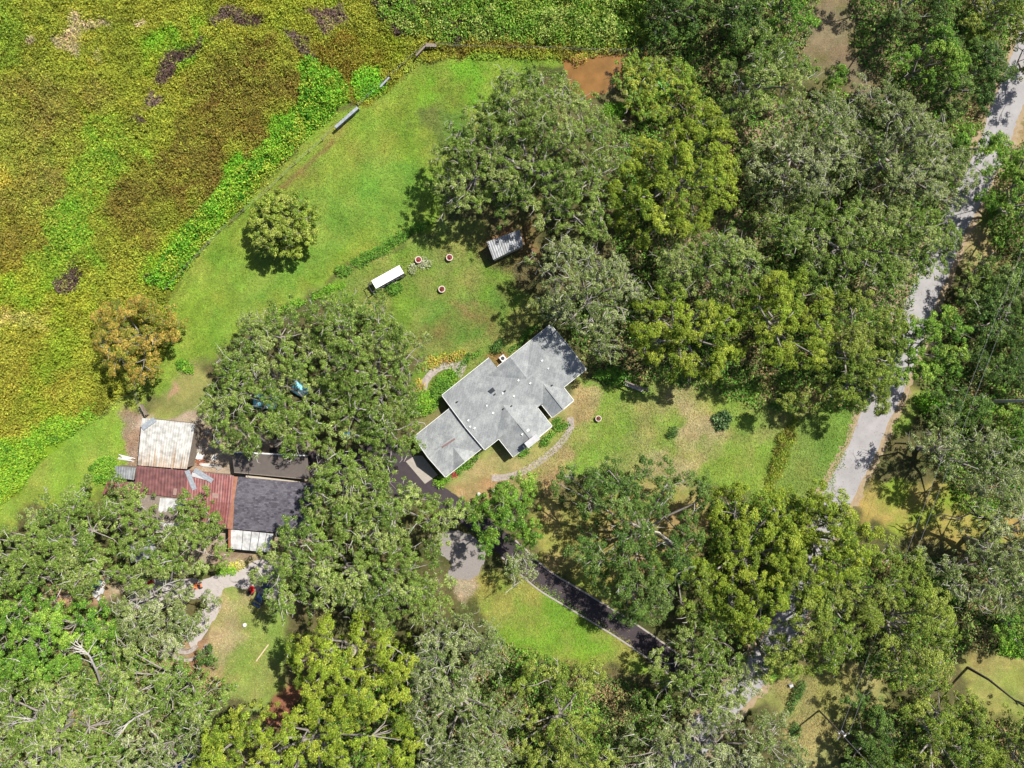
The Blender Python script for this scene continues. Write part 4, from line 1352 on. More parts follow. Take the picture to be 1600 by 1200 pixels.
# long bare limbs and trunks that show through
def bare_limb(label, pts, r0, forks=4, seed=1, name="bare_tree", mt='dead_wood'):
    """pts: (px,py,z)"""
    r = np.random.default_rng(seed)
    P = np.array([list(W(p[0], p[1], p[2])) + [p[2]] for p in pts])
    o0 = P[0].copy()
    o0[2] = 0
    root = thing(name, label, "bare tree", tuple(o0))
    P = P - o0
    tb = Tubes()
    n = len(P)
    tb.add(P, np.linspace(r0, r0 * 0.3, n), 7)
    tw = Tubes()
    for k in range(forks):
        t = 0.35 + 0.65 * r.random()
        i = min(int(t * (n - 1)), n - 2)
        a = P[i] + (P[i + 1] - P[i]) * (t * (n - 1) - i)
        d = P[i + 1] - P[i]
        d = d / np.linalg.norm(d)
        s = np.array([-d[1], d[0], 0.25]) * r.choice([-1, 1])
        L = 1.2 + 2.6 * r.random()
        v = d * 0.75 + s * (0.4 + 0.5 * r.random())
        b = a + v * L * 0.5
        c = b + (v + r.normal(0, 0.25, 3)) * L * 0.5
        tw.add([a, b, c], [r0 * 0.42, r0 * 0.28, 0.03], 5)
        for _ in range(2):
            e = b + (c - b) * r.random()
            tw.add([e, e + (v + r.normal(0, 0.5, 3)) * L * 0.3], [r0 * 0.2, 0.02], 4)
    tb.build("trunk", M[mt], root)
    tw.build("branch", M[mt], root)
    return root


bare_limb("bare bleached tree reaching above the lower left wood", [(160, 1075, 1), (152, 1050, 8), (140, 1025, 12), (118, 1002, 14)], 0.26, 12, 3)
bare_limb("bare forked pale limbs near the lower left edge of the picture", [(85, 1130, 6), (62, 1128, 11), (45, 1122, 13)], 0.18, 9, 4)
bare_limb("bare pale limbs above the twiggy oak at the bottom left", [(235, 1110, 6), (210, 1122, 11), (195, 1135, 13)], 0.2, 9, 5)
bare_limb("long bare horizontal trunk at the right edge below the dark trees", [(1540, 628, 1), (1570, 627, 5), (1600, 626, 9), (1640, 624, 12)], 0.4, 3, 6)
bare_limb("tall shaded bare trunk standing over grass at the lower right", [(1512, 1043, 0), (1545, 1062, 4.5), (1580, 1090, 9), (1620, 1118, 13)], 0.27, 3, 7, mt='dark_shaded_bark')  # stands in shade, which is painted into its bark colour
bare_limb("pale limb arching over the sandy yard below the red mower", [(200, 947, 2), (235, 930, 6), (262, 912, 8), (290, 903, 9)], 0.22, 5, 8)
bare_limb("thick pale split limb at the centre of the open limbed oak", [(1072, 880, 3), (1052, 850, 6), (1030, 832, 7.5), (1005, 826, 8)], 0.26, 7, 9)
bare_limb("grey bare limb rising from the open oak towards the driveway", [(1010, 920, 4), (1035, 925, 8), (1052, 905, 10), (1060, 895, 11)], 0.2, 5, 10)
bare_limb("curved dark limb of the roadside oak reaching over shaded grass", [(1590, 830, 8), (1545, 812, 8), (1515, 802, 7.5), (1490, 815, 7)], 0.3, 6, 11, mt='dark_shaded_bark')


# ------------------------------------------------------------------ shrubs, hedges
def shrub(px, py, rp, h, cols, label, name="shrub", cat="shrub", group=None, seed=1, rot=0, ry=None, leaf=0.26):
    n = max(10, int(rp))
    return cover(name, blob(px, py, rp, ry, n=10, seed=seed, rot=rot, jag=0.12), label, cat, h, 0.3, leaf, 9, cols=cols, lump=0.9, seed=seed, group=group, hmin=h * 0.5, mat='leaf', spread=0.2)


GRN = [(86, 128, 44), (106, 146, 54), (64, 104, 38)]
DKG = [(56, 92, 38), (78, 114, 48), (44, 76, 34), (104, 130, 70)]
LIM = [(104, 152, 44), (130, 166, 56), (80, 128, 38)]
MUL = [(186, 168, 78), (150, 156, 60), (176, 132, 84), (120, 140, 54)]
shrub(778, 541, 10, 1.8, DKG, "small dark green shrub by the white outdoor air unit", seed=3)
shrub(1053, 674, 9.5, 1.6, DKG, "small dark round shrub alone in the east lawn", seed=4)
shrub(1130, 656, 13, 1.3, [(60, 86, 48), (84, 108, 60), (46, 72, 40), (110, 132, 84)], "dark spiky shrub at the shaded edge of the east lawn", seed=5, leaf=0.4)
shrub(289, 571, 14, 1.2, LIM, "bright green leafy plant on the strip left of the oak grove", seed=6, rot=0.6, ry=10)
shrub(535, 421, 13, 1.4, GRN, "dark green shrub in the fence row left of the white roofed coop", seed=7, ry=9)
shrub(645, 358, 26, 1.2, GRN, "leafy mound at the upper end of the fence row", seed=8, rot=-0.35, ry=10)
shrub(643, 422, 0.1 + 8, 1.1, [(168, 172, 140), (130, 140, 96), (190, 190, 160)], "silvery shrub nearest the coop beside the potted ring", seed=9)
shrub(664, 412, 7, 1.0, [(168, 172, 140), (140, 150, 100), (190, 190, 160)], "silvery shrub touching the middle stone planter", seed=10)
shrub(615, 450, 15, 1.6, GRN, "loose green shrub in front of the coop", seed=11, ry=10)
shrub(662, 632, 24, 2.0, LIM, "tall bright green shrub beside the garage corner", seed=12, ry=20)
shrub(690, 606, 20, 1.4, GRN, "green shrub in the bed inside the curved garden path", seed=13, rot=-0.6, ry=12)
shrub(704, 588, 16, 0.9, LIM, "low green planting framed by the curved garden path", seed=14, rot=-0.5, ry=10)
shrub(678, 566, 0.1 + 22, 0.7, MUL, "mixed yellow and red flower bed outside the curved garden path", name="flower_bed", cat="flower bed", seed=15, rot=-0.55, ry=7)
shrub(712, 556, 18, 0.7, MUL, "reddish gold flower bed at the top of the stone patio", name="flower_bed", cat="flower bed", seed=16, rot=-0.3, ry=6)
shrub(653, 608, 10, 0.7, MUL, "yellowish flower bed at the lower end of the garden path", name="flower_bed", cat="flower bed", seed=17, ry=12)
shrub(690, 750, 16, 1.2, LIM, "bright green shrub under the lower garage corner", seed=18, rot=-0.5, ry=8)
shrub(711, 741, 5, 0.7, [(170, 70, 70), (190, 100, 90)], "small red leaved shrub beside the garage wall", seed=19)
shrub(718, 735, 7, 0.8, GRN, "small green shrub between the red leaved one and the garage", seed=20, ry=5)
shrub(735, 560, 24, 1.0, GRN, "low clipped hedge along the upper wall of the house", name="hedge", cat="hedge", seed=21, rot=-0.70, ry=4)
shrub(822, 528, 32, 1.2, GRN, "clipped hedge along the house wall near the roof peak", name="hedge", cat="hedge", seed=22, rot=-0.67, ry=5)
shrub(735, 722, 20, 0.8, GRN, "clipped hedge between garage and front lawn", name="hedge", cat="hedge", seed=23, rot=-0.67, ry=4.5)
shrub(860, 682, 26, 0.9, GRN, "clipped hedge along the front wing by the stone path", name="hedge", cat="hedge", seed=24, rot=-0.75, ry=5)
shrub(876, 662, 13, 0.8, GRN, "small green shrub between the two front wings", seed=25, ry=8)
shrub(818, 706, 20, 0.7, GRN, "low green hedge below the chimney wall", name="hedge", cat="hedge", seed=26, rot=-0.68, ry=4)
shrub(160, 738, 22, 1.3, LIM, "bright green weeds beside the little grey tin roof", name="weeds", cat="weeds", seed=27, ry=24)
shrub(350, 893, 16, 0.9, LIM, "bright lime plants below the white tin lean-to", name="weeds", cat="weeds", seed=28, ry=9)
shrub(372, 884, 14, 0.7, [(214, 190, 150), (180, 176, 80), (226, 214, 70)], "dry mixed weeds between lime plants and the white lean-to", name="weeds", cat="weeds", seed=29, ry=8)
shrub(80, 686, 9, 1.4, GRN, "small green shrub at the marsh edge on the lower left", seed=30, ry=6)
shrub(222, 975, 12, 1.2, LIM, "lime green shrub beside the curved stone seat wall", seed=31, ry=9)
shrub(510, 455, 30, 0.7, LIM, "low green climbers along the fence row above the oak grove", name="hedge", cat="hedge", seed=32, rot=-0.45, ry=6)
shrub(590, 392, 50, 0.9, GRN, "long leafy fence row between the two lawns", name="hedge", cat="hedge", seed=33, rot=-0.47, ry=9)
shrub(455, 478, 30, 0.8, LIM, "bright green fence row piece beside the oak grove top", name="hedge", cat="hedge", seed=34, rot=-0.45, ry=6)
shrub(1224, 705, 12, 1.3, [(120, 142, 46), (100, 124, 42), (140, 148, 52), (112, 104, 50)], "straight yellow green hedge between east lawn and roadside grass", name="hedge", cat="hedge", seed=35, rot=0.35, ry=60)
shrub(1245, 1090, 9, 1.5, DKG, "dark hedge across the mown grass near the utility pole", name="hedge", cat="hedge", seed=36, rot=0.55, ry=32)
shrub(1244, 1142, 8, 1.2, DKG, "small dark shrub at the end of the utility pole shadow", seed=37)
shrub(545, 135, 5, 0.3, LIM, "tuft of bright weeds at the upper tip of the mown lawn", name="weeds", cat="weeds", seed=38)
shrub(575, 136, 22, 0.7, LIM, "bright green weed patch at the top tip of the mown lawn", name="weeds", cat="weeds", seed=39, ry=14)
shrub(905, 88, 12, 1.2, MUL, "small bush standing in the brown pond", seed=40, ry=10)
shrub(962, 170, 20, 1.0, LIM, "bright weeds between the pond and the very large oak", name="weeds", cat="weeds", seed=41, ry=14)
shrub(1030, 140, 24, 1.6, [(110, 178, 90), (130, 190, 100), (84, 150, 70)], "broad leaved bright plants inside the low yellowish pond tree", seed=42, ry=16, leaf=0.7)
WOODS = [
    ([(1000, -40), (1280, -40), (1270, 60), (1230, 120), (1180, 200), (1000, 200), (985, 90)], "dark undergrowth between the pond and the top edge trees"),
    ([(1330, -40), (1640, -40), (1575, 90), (1540, 190), (1500, 240), (1420, 160), (1340, 90)], "undergrowth below the dark trees at the upper right"),
    ([(960, 200), (1180, 180), (1300, 130), (1480, 240), (1500, 290), (1450, 400), (1390, 590), (1350, 640), (1200, 640), (1100, 605), (930, 590), (880, 500), (960, 420)],
     "undergrowth shaded by the wide oak canopy left of the road"),
    ([(1560, 240), (1640, 200), (1640, 800), (1500, 800), (1460, 700), (1440, 600), (1520, 460), (1570, 420), (1545, 350)], "green undergrowth right of the road along the right edge"),
    ([(1120, 780), (1290, 790), (1230, 930), (1180, 1010), (1090, 980)], "undergrowth below the yellow green trees between driveway and road"),
    ([(1300, 860), (1640, 880), (1640, 1010), (1500, 1020), (1480, 1080), (1360, 1060), (1290, 960)], "undergrowth around the olive green trees at the lower right"),
    ([(1340, 1110), (1640, 1130), (1640, 1260), (1330, 1260)], "undergrowth behind the utility pole at the bottom right"),
    ([(640, 1010), (800, 1010), (960, 1060), (1080, 1100), (1000, 1220), (460, 1260), (470, 1100)], "undergrowth between the trees along the bottom edge"),
    ([(-60, 930), (180, 960), (330, 1060), (330, 1250), (-60, 1250)], "undergrowth of the lower left wood"),
]
for i, (pl_, lab) in enumerate(WOODS):
    cover("undergrowth", pl_, lab, "undergrowth", 1.5, 0.62, 0.42, 7, cols=[(92, 138, 52), (118, 156, 58), (76, 112, 46), (134, 140, 84), (140, 120, 84)], lump=2.6,
          kind="stuff", seed=60 + i, origin=(0, 0), hmin=0.1, spread=0.34)
for i, (x, y, rx, ry, lab) in enumerate([(1530, 640, 30, 20, "sunlit green bushes left of the long bare trunk"), (1460, 625, 26, 14, "bright green bushes on the verge by the silvery oak"),
                                         (1590, 1010, 26, 18, "bright green bush right of the shaded bare trunk"), (962, 588, 34, 13, "green bush between house corner and wooden swing")]):
    shrub(x, y, rx, 1.6, LIM if i != 3 else GRN, lab, name="bush", cat="bush", seed=50 + i, ry=ry, leaf=0.34)

STRAW = [(206, 184, 140), (186, 160, 116), (160, 130, 92), (214, 200, 164)]
for i, (pl_, sp, lab) in enumerate([
        ([(905, 600), (1110, 600), (1130, 700), (1100, 745), (960, 735), (850, 770), (700, 775), (760, 700), (880, 690)], 0.55, "dry straw and fallen leaves scattered over the front lawn"),
        ([(700, 900), (830, 895), (980, 985), (1040, 1040), (900, 1040), (780, 1010)], 0.8, "fallen leaves on the small lawn by the driveway"),
        ([(330, 900), (400, 930), (440, 1060), (380, 1110), (310, 1090)], 0.6, "straw and leaves on the lower left clearing"),
        ([(1290, 780), (1350, 640), (1420, 500), (1500, 300), (1560, 180), (1600, 180), (1530, 320), (1450, 520), (1400, 640), (1350, 790)], 1.0, "leaves blown onto the road and its verge"),
        ([(830, 870), (1050, 1030), (1040, 1045), (815, 900)], 0.9, "leaves lying on the dark driveway"),
        ([(290, 650), (350, 650), (350, 745), (300, 740)], 0.4, "leaves and scraps strewn through the junk yard")]):
    cover("leaf_litter", pl_, lab, "fallen leaves", 0.09, sp * 1.15, 0.15, 2, cols=STRAW, bright=0.52, lump=1.0, kind="stuff", seed=120 + i, origin=(0, 0), hmin=0.06, spread=0.3, upb=1.5, mat='leaf')

# ------------------------------------------------------------------ the house
HC = W(806, 605, 3.5)
kk = S * (1 - 3.5 / H_CAM)


def HU(u, v):
    """house plan px (u along the ridge to the NE, v to the SE) to local metres"""
    return (u * kk, -v * kk)


house = thing("house", "long grey shingled house with cross gables and attached garage", "house", (HC[0], HC[1], 0), HANG)


def tent(mb, u0, u1, v0, v1, axis, rp, z0, z1, zr, th=0.16, roof_m=0, trim_m=1):
    """gabled solid; axis 'u': ridge along u at v=rp; z0/z1 eave heights at low/high side"""
    def P(u, v, z):
        x, y = HU(u, v)
        return (x, y, z)
    if axis == 'u':
        E = [P(u0, v0, z0), P(u1, v0, z0), P(u1, v1, z1), P(u0, v1, z1)]
        R = [P(u0, rp, zr), P(u1, rp, zr)]
        pair = [(0, 1, 'R1', 'R0'), (2, 3, 'R0', 'R1')]
        vs = E + [(p[0], p[1], p[2] - th) for p in E] + R + [(R[0][0], R[0][1], R[0][2] - th), (R[1][0], R[1][1], R[1][2] - th)]
        roof = [(0, 1, 9, 8), (2, 3, 8, 9)]
        trim = [(4, 5, 1, 0), (6, 7, 3, 2), (4, 0, 8, 10), (7, 10, 8, 3), (5, 11, 9, 1), (6, 2, 9, 11), (5, 4, 10, 11), (7, 6, 11, 10)]
    else:
        E = [P(u0, v0, z0), P(u0, v1, z0), P(u1, v1, z1), P(u1, v0, z1)]
        R = [P(rp, v0, zr), P(rp, v1, zr)]
        vs = E + [(p[0], p[1], p[2] - th) for p in E] + R + [(R[0][0], R[0][1], R[0][2] - th), (R[1][0], R[1][1], R[1][2] - th)]
        roof = [(0, 8, 9, 1), (3, 2, 9, 8)]
        trim = [(0, 1, 5, 4), (2, 3, 7, 6), (0, 4, 10, 8), (3, 8, 10, 7), (1, 9, 11, 5), (2, 6, 11, 9), (4, 5, 11, 10), (6, 7, 10, 11)]
    mb.add(vs, roof, roof_m)
    b = len(mb.v) - len(vs)
    mb.f += [tuple(b + i for i in f) for f in trim]
    mb.m += [trim_m] * len(trim)


rf = MB()
ZE, ZR = 2.7, 4.35
SL = (ZR - ZE) / 45.0
tent(rf, -4, 104, -42.5, 46.2, 'u', 1, ZE, ZE, ZR)
tent(rf, -99.5, -4.02, -62, 46.2, 'u', 1, ZE - SL * 18, ZE, ZR)
tent(rf, -26, 62, -42.2, 1, 'v', 22, ZE + 0.01, ZE + 0.01, ZR - 0.02)                        # rear cross gable
tent(rf, -78, 14, 10, 46.0, 'v', -33, ZE + 0.012, ZE + 0.012, ZE + SL * 46 * 0.80)             # front cross gable over the eave
tent(rf, -71, 6, 44, 83.5, 'v', -32, ZE - 0.28, ZE - 0.28, ZE + SL * 38.5 - 0.28)            # front wing
tent(rf, 15.5, 58, 20, 73, 'v', 37, ZE - 0.12, ZE - 0.12, ZE + SL * 24)                    # entrance wing
tent(rf, -175, -98, -38, 41.5, 'u', 1, ZE - 0.25, ZE - 0.25, ZR - 0.45)                     # garage
tent(rf, -158, -113, 14, 41.4, 'v', -135, ZE - 0.24, ZE - 0.24, ZE + SL * 22)               # garage cross gable
roof = rf.build("roof", [M['shingle'], M['white']], house)
# ridge caps
rc = MB()
for (u0, u1, v, z) in ((-99, 104, 1, ZR + 0.03), (-172, -101, 1, ZR - 0.42)):
    a = HU(u0, v)
    b = HU(u1, v)
    rc.bar((a[0], a[1], z), (b[0], b[1], z), 0.32, 0.05)
a, b = HU(-32, 46), HU(-32, 83)
rc.bar((a[0], a[1], ZE + SL * 38.5 - .25), (b[0], b[1], ZE + SL * 38.5 - .25), 0.28, 0.05)
a, b = HU(37, 30), HU(37, 73)
rc.bar((a[0], a[1], ZE + SL * 24 + .03), (b[0], b[1], ZE + SL * 24 + .03), 0.28, 0.05)
rc.build("ridge_cap", mat_simple("ridge_shingle", A(186, 190, 190), 0.9, 0.15, 2.0), roof)
# eave trim


def trim(u0, v0, u1, v1, z, w=0.11):
    a, b = HU(u0, v0), HU(u1, v1)
    MB().bar((a[0], a[1], z), (b[0], b[1], z), w, 0.12).build("eave_trim", M['white'], house)


trim(-99.5, -62.9, -4, -62.9, ZE - SL * 18 - .02)
trim(-3, -43.4, 104, -43.4, ZE - .02)
trim(-99.5, 47.1, -71.9, 47.1, ZE - .02)
trim(59, 47.1, 104, 47.1, ZE - .02)
trim(-175, -38.9, -100.5, -38.9, ZE - .27)
trim(-175, 42.4, -100.5, 42.4, ZE - .27)
trim(-71.9, 47, -71.9, 83.5, ZE - .3)
trim(6.9, 47, 6.9, 83.5, ZE - .3)
trim(58.9, 47.2, 58.9, 73, ZE - .14)
trim(14.6, 47.2, 14.6, 73, ZE - .14)


def rake(u, v0, vr, v1, z0, zr, z1, mb, axis='u'):
    mb = MB()
    if axis == 'u':
        a, r_, b = HU(u, v0), HU(u, vr), HU(u, v1)
    else:
        a, r_, b = HU(v0, u), HU(vr, u), HU(v1, u)
    mb.bar((a[0], a[1], z0 + .05), (r_[0], r_[1], zr + .05), 0.10, 0.06)
    mb.bar((r_[0], r_[1], zr + .05), (b[0], b[1], z1 + .05), 0.10, 0.06)
    mb.build("bargeboard", M['white'], house)


rk = MB()
rake(104.3, -42.5, 1, 46.2, ZE, ZR, ZE, rk)
rake(-99.8, -62, 1, 46.2, ZE - SL * 18, ZR, ZE, rk)
rake(-175.3, -38, 1, 41.5, ZE - .25, ZR - .45, ZE - .25, rk)
rake(83.8, -71, -32, 6, ZE - .28, ZE + SL * 38.5 - .28, ZE - .28, rk, 'v')
rake(73.3, 15.5, 37, 58, ZE - .12, ZE + SL * 24, ZE - .12, rk, 'v')


def roof_z(u, v):
    z = ZR - abs(v - 1) * SL
    if u < -100:
        z = ZR - .45 - abs(v - 1) * (ZR - .45 - ZE + .25) / 40
    if -71 < u < 6 and v > 13:
        z = max(z if v < 46 else 0, ZE + SL * 38.5 - .28 - abs(u + 32) * (SL * 38.5) / 38.5, )
    if 15 < u < 58 and v > 22:
        z = max(z, ZE + SL * 24 - abs(u - 37) * SL * 1.1)
    if -26 < u < 62 and v < 0:
        z = max(z, ZR - .02 - abs(u - 22) * SL * 0.97)
    return z


def px2uv(x, y):
    dx, dy = x - 806, y - 605
    return (dx * .783 - dy * .622, dx * .622 + dy * .783)


r = random.Random(4)
for (zx, zy, s) in [(1350, 230, 1), (1180, 365, 1.2), (1235, 435, 1), (970, 540, 1.2), (1075, 565, 1.2), (930, 680, 1.2), (830, 655, 1.3), (690, 765, 1), (745, 830, 1.4),
                    (525, 895, 1.2), (542, 950, 1.2), (580, 965, 1.3), (970, 835, 1.6), (1055, 985, 1.6), (1005, 1020, 1.3)]:
    u, v = px2uv(640 + zx / 5.714, 500 + zy / 5.714)
    x, y = HU(u, v)
    z = roof_z(u, v)
    mb = MB()
    mb.box((x, y, z + 0.06), (0.34 * s, 0.28 * s, 0.14), r.random(), taper=0.7)
    mb.build("roof_vent", M['white'], roof)
for (zx, zy) in [(425, 730), (1275, 582), (912, 765), (840, 790), (855, 632), (765, 660)]:
    u, v = px2uv(640 + zx / 5.714, 500 + zy / 5.714)
    x, y = HU(u, v)
    MB().cyl((x, y, roof_z(u, v) - 0.1), 0.13, 0.5, 10).build("vent_pipe", M['dark'], roof)
u, v = px2uv(640 + 735 / 5.714, 500 + 630 / 5.714)
x, y = HU(u, v)
sk = MB().box((x, y, roof_z(u, v) + .06), (0.95, 0.75, 0.22)).build("skylight", M['dark'], roof)
MB().box((x, y, roof_z(u, v) + .18), (0.75, 0.55, 0.03)).build("pane", M['glass'], sk)
u0, v0 = px2uv(690.5, 697.5)
u1, v1 = px2uv(710.5, 684.5)
a, b = HU(u0, v0 + 1), HU(u1, v1 + 1)
MB().bar((a[0], a[1], ZR - .36), (b[0], b[1], ZR - .36), 0.3, 0.1).build("ridge_vent", mat_simple("faded_brown_vent", A(160, 128, 122), 0.8, 0.15, 3.0), roof)
# chimney at the front gable
x, y = HU(-33, 81)
ch = MB().box((x, y, 2.3), (2.2, 0.9, 4.6)).build("chimney", M['wall'], house)
MB().box((x + 0.1, y, 4.66), (2.6, 1.15, 0.1)).build("chimney_cap", M['offwhite'], ch)
fl = MB()
for dx in (-1.55, -1.05):
    fl.box((x + dx - .1, y - .1, 4.2), (0.22, 0.9, 0.3))
fl.build("flue", M['dark'], ch)
# walls with openings
ins = 4.0
wl_ = MB()
blocks = [(-95.5, 100, -38.5, 42, 2.68), (-95.5, -8, -57, -38, 2.0), (-67, 2, 42, 79.5, 2.38), (19.5, 54, 42, 69, 2.55), (-171, -99, -34, 37.5, 2.4)]
for (u0, u1, v0, v1, hgt) in blocks:
    p = [HU(u0, v0), HU(u1, v0), HU(u1, v1), HU(u0, v1)]
    wl_.prism(p, 0, hgt)
wl_.build("wall", M['wall'], house)
for (u, v, w_, h_, z_, ax) in [(-50, 79.8, 1.6, 1.3, 1.4, 'v'), (-12, 79.8, 1.6, 1.3, 1.4, 'v'), (80, 42.3, 1.8, 1.3, 1.4, 'v'), (100.3, -10, 1.5, 1.3, 1.4, 'u'), (100.3, 20, 1.5, 1.3, 1.4, 'u'),
                               (60, -38.8, 1.8, 1.3, 1.4, 'v'), (85, -38.8, 1.6, 1.3, 1.4, 'v'), (20, -38.8, 1.8, 1.3, 1.4, 'v'), (-80, -57.3, 1.6, 1.1, 1.3, 'v'), (-30, -57.3, 1.6, 1.1, 1.3, 'v'),
                               (-135, 37.8, 1.6, 1.2, 1.4, 'v'), (-135, -34.3, 1.6, 1.2, 1.4, 'v')]:
    x, y = HU(u, v)
    sx, sy = (w_, 0.08) if ax == 'v' else (0.08, w_)
    wf = MB().box((x, y, z_), (sx + (0.16 if ax == 'v' else 0), sy + (0.16 if ax == 'u' else 0), h_ + .16)).build("window", M['white'], house)
    MB().box((x, y, z_), (sx + (0 if ax == 'v' else .03), sy + (0 if ax == 'u' else .03), h_)).build("pane", M['glass'], wf)
x, y = HU(37, 69.3)
MB().box((x, y, 1.05), (1.0, 0.08, 2.1)).build("door", M['wood'], house)
for v in (-16, 18):
    x, y = HU(-171.3, v)
    MB().box((x, y, 1.1), (0.08, 2.7, 2.2)).build("garage_door", M['white'], house)

# air conditioner
ax_, ay_ = W(785.5, 560, 0.5)
ac = thing("air_conditioner", "white outdoor air unit on its pad against the upper house wall", "air conditioner", (ax_, ay_, 0), HANG)
MB().box((0, 0, 0.05), (1.15, 1.15, 0.1)).build("pad", M['concrete'], ac)
MB().box((0, 0, 0.5), (0.95, 0.95, 0.78)).build("casing", M['white'], ac)
MB().cyl((0, 0, 0.893), 0.34, 0.02, 20).build("fan_grille", M['dark'], ac)


# ------------------------------------------------------------------ farm sheds
def tin(mb_name, corners_px, heights, ribs, mat, parent, amp=0.05, origin=(0, 0), hp=3.0, sub=2, th=None):
    """corrugated sheet between four corners a,b (top edge) and d,c (bottom edge); ribs run a->d"""
    P = [np.array([*W(x, y, h), h]) for (x, y), h in zip(corners_px, heights)]
    P = [p - np.array([origin[0], origin[1], 0]) for p in P]
    n = ribs * 4
    V = []
    uv = []
    prof = [0, 0, 1, 1]
    for row in range(sub + 1):
        t = row / sub
        for i in range(n + 1):
            s = i / n
            q = (P[0] * (1 - s) + P[1] * s) * (1 - t) + (P[3] * (1 - s) + P[2] * s) * t
            q = q + np.array([0, 0, amp * prof[i % 4]])
            V.append(q)
            uv.append((s, 1 - t))
    m = len(V)
    V = np.array(V)
    V2 = V - np.array([0, 0, 0.03])
    F = []
    for row in range(sub):
        for i in range(n):
            a = row * (n + 1) + i
            F.append((a, a + n + 1, a + n + 2, a + 1))
    F = np.array(F)
    VV = np.vstack([V, V2])
    edge = []
    top = list(range(n + 1))
    bot = list(range(sub * (n + 1), (sub + 1) * (n + 1)))
    for i in range(n):
        edge.append((top[i], top[i + 1], m + top[i + 1], m + top[i]))
        edge.append((bot[i + 1], bot[i], m + bot[i], m + bot[i + 1]))
    for rr in range(sub):
        a, b = rr * (n + 1), (rr + 1) * (n + 1)
        edge.append((b, a, m + a, m + b))
        a, b = a + n, b + n
        edge.append((a, b, m + b, m + a))
    FF = np.vstack([F, F[:, ::-1] + m, np.array(edge)])
    return np_mesh(mb_name, VV, FF, mat, parent, uv=np.vstack([uv, uv]))


def shed_walls(corners_px, heights, parent, origin, mat, inset=0.94, open_side=None):
    P = np.array([[*W(x, y, h)] for (x, y), h in zip(corners_px, heights)])
    c = P.mean(0)
    P = c + (P - c) * inset - np.array(origin)
    mb = MB()
    mb.prism([tuple(p) for p in P], 0, [h - 0.12 for h in heights])
    return mb.build("wall", mat, parent)


def shed(name, label, corners, heights, ribs, mat, wallmat='wood', amp=0.05, cat="shed", group=None, partname="roof"):
    o = W(sum(c[0] for c in corners) / 4, sum(c[1] for c in corners) / 4, sum(heights) / 4)
    root = thing(name, label, cat, (o[0], o[1], 0), 0, group)
    tin(partname, corners, heights, ribs, M[mat], root, amp, o)
    shed_walls(corners, heights, root, o, M[wallmat])
    return root, o


shed("tin_shed", "barn with white corrugated roof streaked with rust, beside the lawn", [(222, 653), (305, 662), (292, 733), (215, 727)], (3.6, 3.6, 3.15, 3.15), 20, 'tin_white', amp=0.025)
bo = W(285, 775, 3)
barn = thing("red_roof_barn", "barn with weathered red tin roof in two tones below the white roof", "barn", (bo[0], bo[1], 0))
tin("roof", [(214, 728), (290, 735), (289, 779), (209, 770)], (3.2, 3.2, 2.7, 2.7), 16, M['tin_red'], barn, 0.04, bo)
tin("roof", [(290, 735), (365, 743), (361, 786), (289, 780)], (3.25, 3.25, 3.5, 3.5), 18, M['tin_bright'], barn, 0.05, bo)
tin("roof", [(289, 780), (361, 786), (356, 826), (287, 820)], (3.48, 3.48, 2.8, 2.8), 18, M['tin_bright'], barn, 0.05, bo)
shed_walls([(214, 728), (365, 743), (356, 826), (209, 815)], (2.7, 2.8, 2.6, 2.4), barn, bo, M['wood'])
sh2 = thing("shingled_shed", "long shed with charcoal shingle roof right of the red roof", "shed", (*W(425, 790, 3), 0))
so = W(425, 790, 3)
mb = MB()
q = [np.array(W(x, y, 3.2)) - so for x, y in ((366, 745), (494, 757), (487, 838), (357, 827))]
mid1, mid2 = (q[0] + q[3]) / 2, (q[1] + q[2]) / 2
mb.add([(*q[0], 2.75), (*q[1], 2.75), (*mid2, 3.3), (*mid1, 3.3), (*q[3], 2.7), (*q[2], 2.7),
        (*q[0], 2.63), (*q[1], 2.63), (*q[3], 2.58), (*q[2], 2.58)],
       [(0, 3, 2, 1), (3, 4, 5, 2), (0, 1, 7, 6), (4, 8, 9, 5), (0, 6, 8, 4, 3), (1, 2, 5, 9, 7), (6, 7, 9, 8)])
mb.build("roof", M['dshingle'], sh2)
mb = MB()
c_ = (q[0] + q[1] + q[2] + q[3]) / 4
mb.prism([tuple(c_ + (p - c_) * 0.95) for p in q], 0, 2.55)
mb.build("wall", M['wood'], sh2)
mb = MB()
a, b = q[0] + (q[3] - q[0]) * 0.0, q[3]
mb.bar((a[0] + .15, a[1], 2.88), (mid1[0] + .15, mid1[1], 3.4), 0.7, 0.05)
mb.bar((mid1[0] + .15, mid1[1], 3.4), (b[0] + .15, b[1], 2.85), 0.9, 0.05)
mb.build("flashing", mat_simple("faded_terracotta_flashing", A(196, 138, 112), 0.85, 0.25, 1.5), sh2)
lt, lo_ = shed("lean_to", "white tin lean-to with black joints below the charcoal shingles", [(357, 827), (427, 834), (420, 863), (357, 857)], (2.5, 2.5, 2.1, 2.1), 5, 'tin_flat', amp=0.02, cat="lean-to")
for t_ in (0.03, 0.33, 0.52, 0.70, 0.86):
    xa, ya = W(357 + 70 * t_, 827 + 7 * t_, 2.5)
    xb, yb = W(357 + 63 * t_, 857 + 6 * t_, 2.1)
    MB().bar((xa - lo_[0], ya - lo_[1], 2.56), (xb - lo_[0], yb - lo_[1], 2.16), 0.07 if t_ > .1 else 0.45, 0.03).build("joint_strip", M['dark'] if t_ > .1 else M['rust'], lt)
shed("lean_to", "bleached tin lean-to below the red roof, half hidden by oak leaves", [(250, 778), (289, 780), (287, 835), (243, 832)], (2.6, 2.6, 2.0, 2.0), 6, 'tin_flat', amp=0.02, cat="lean-to")
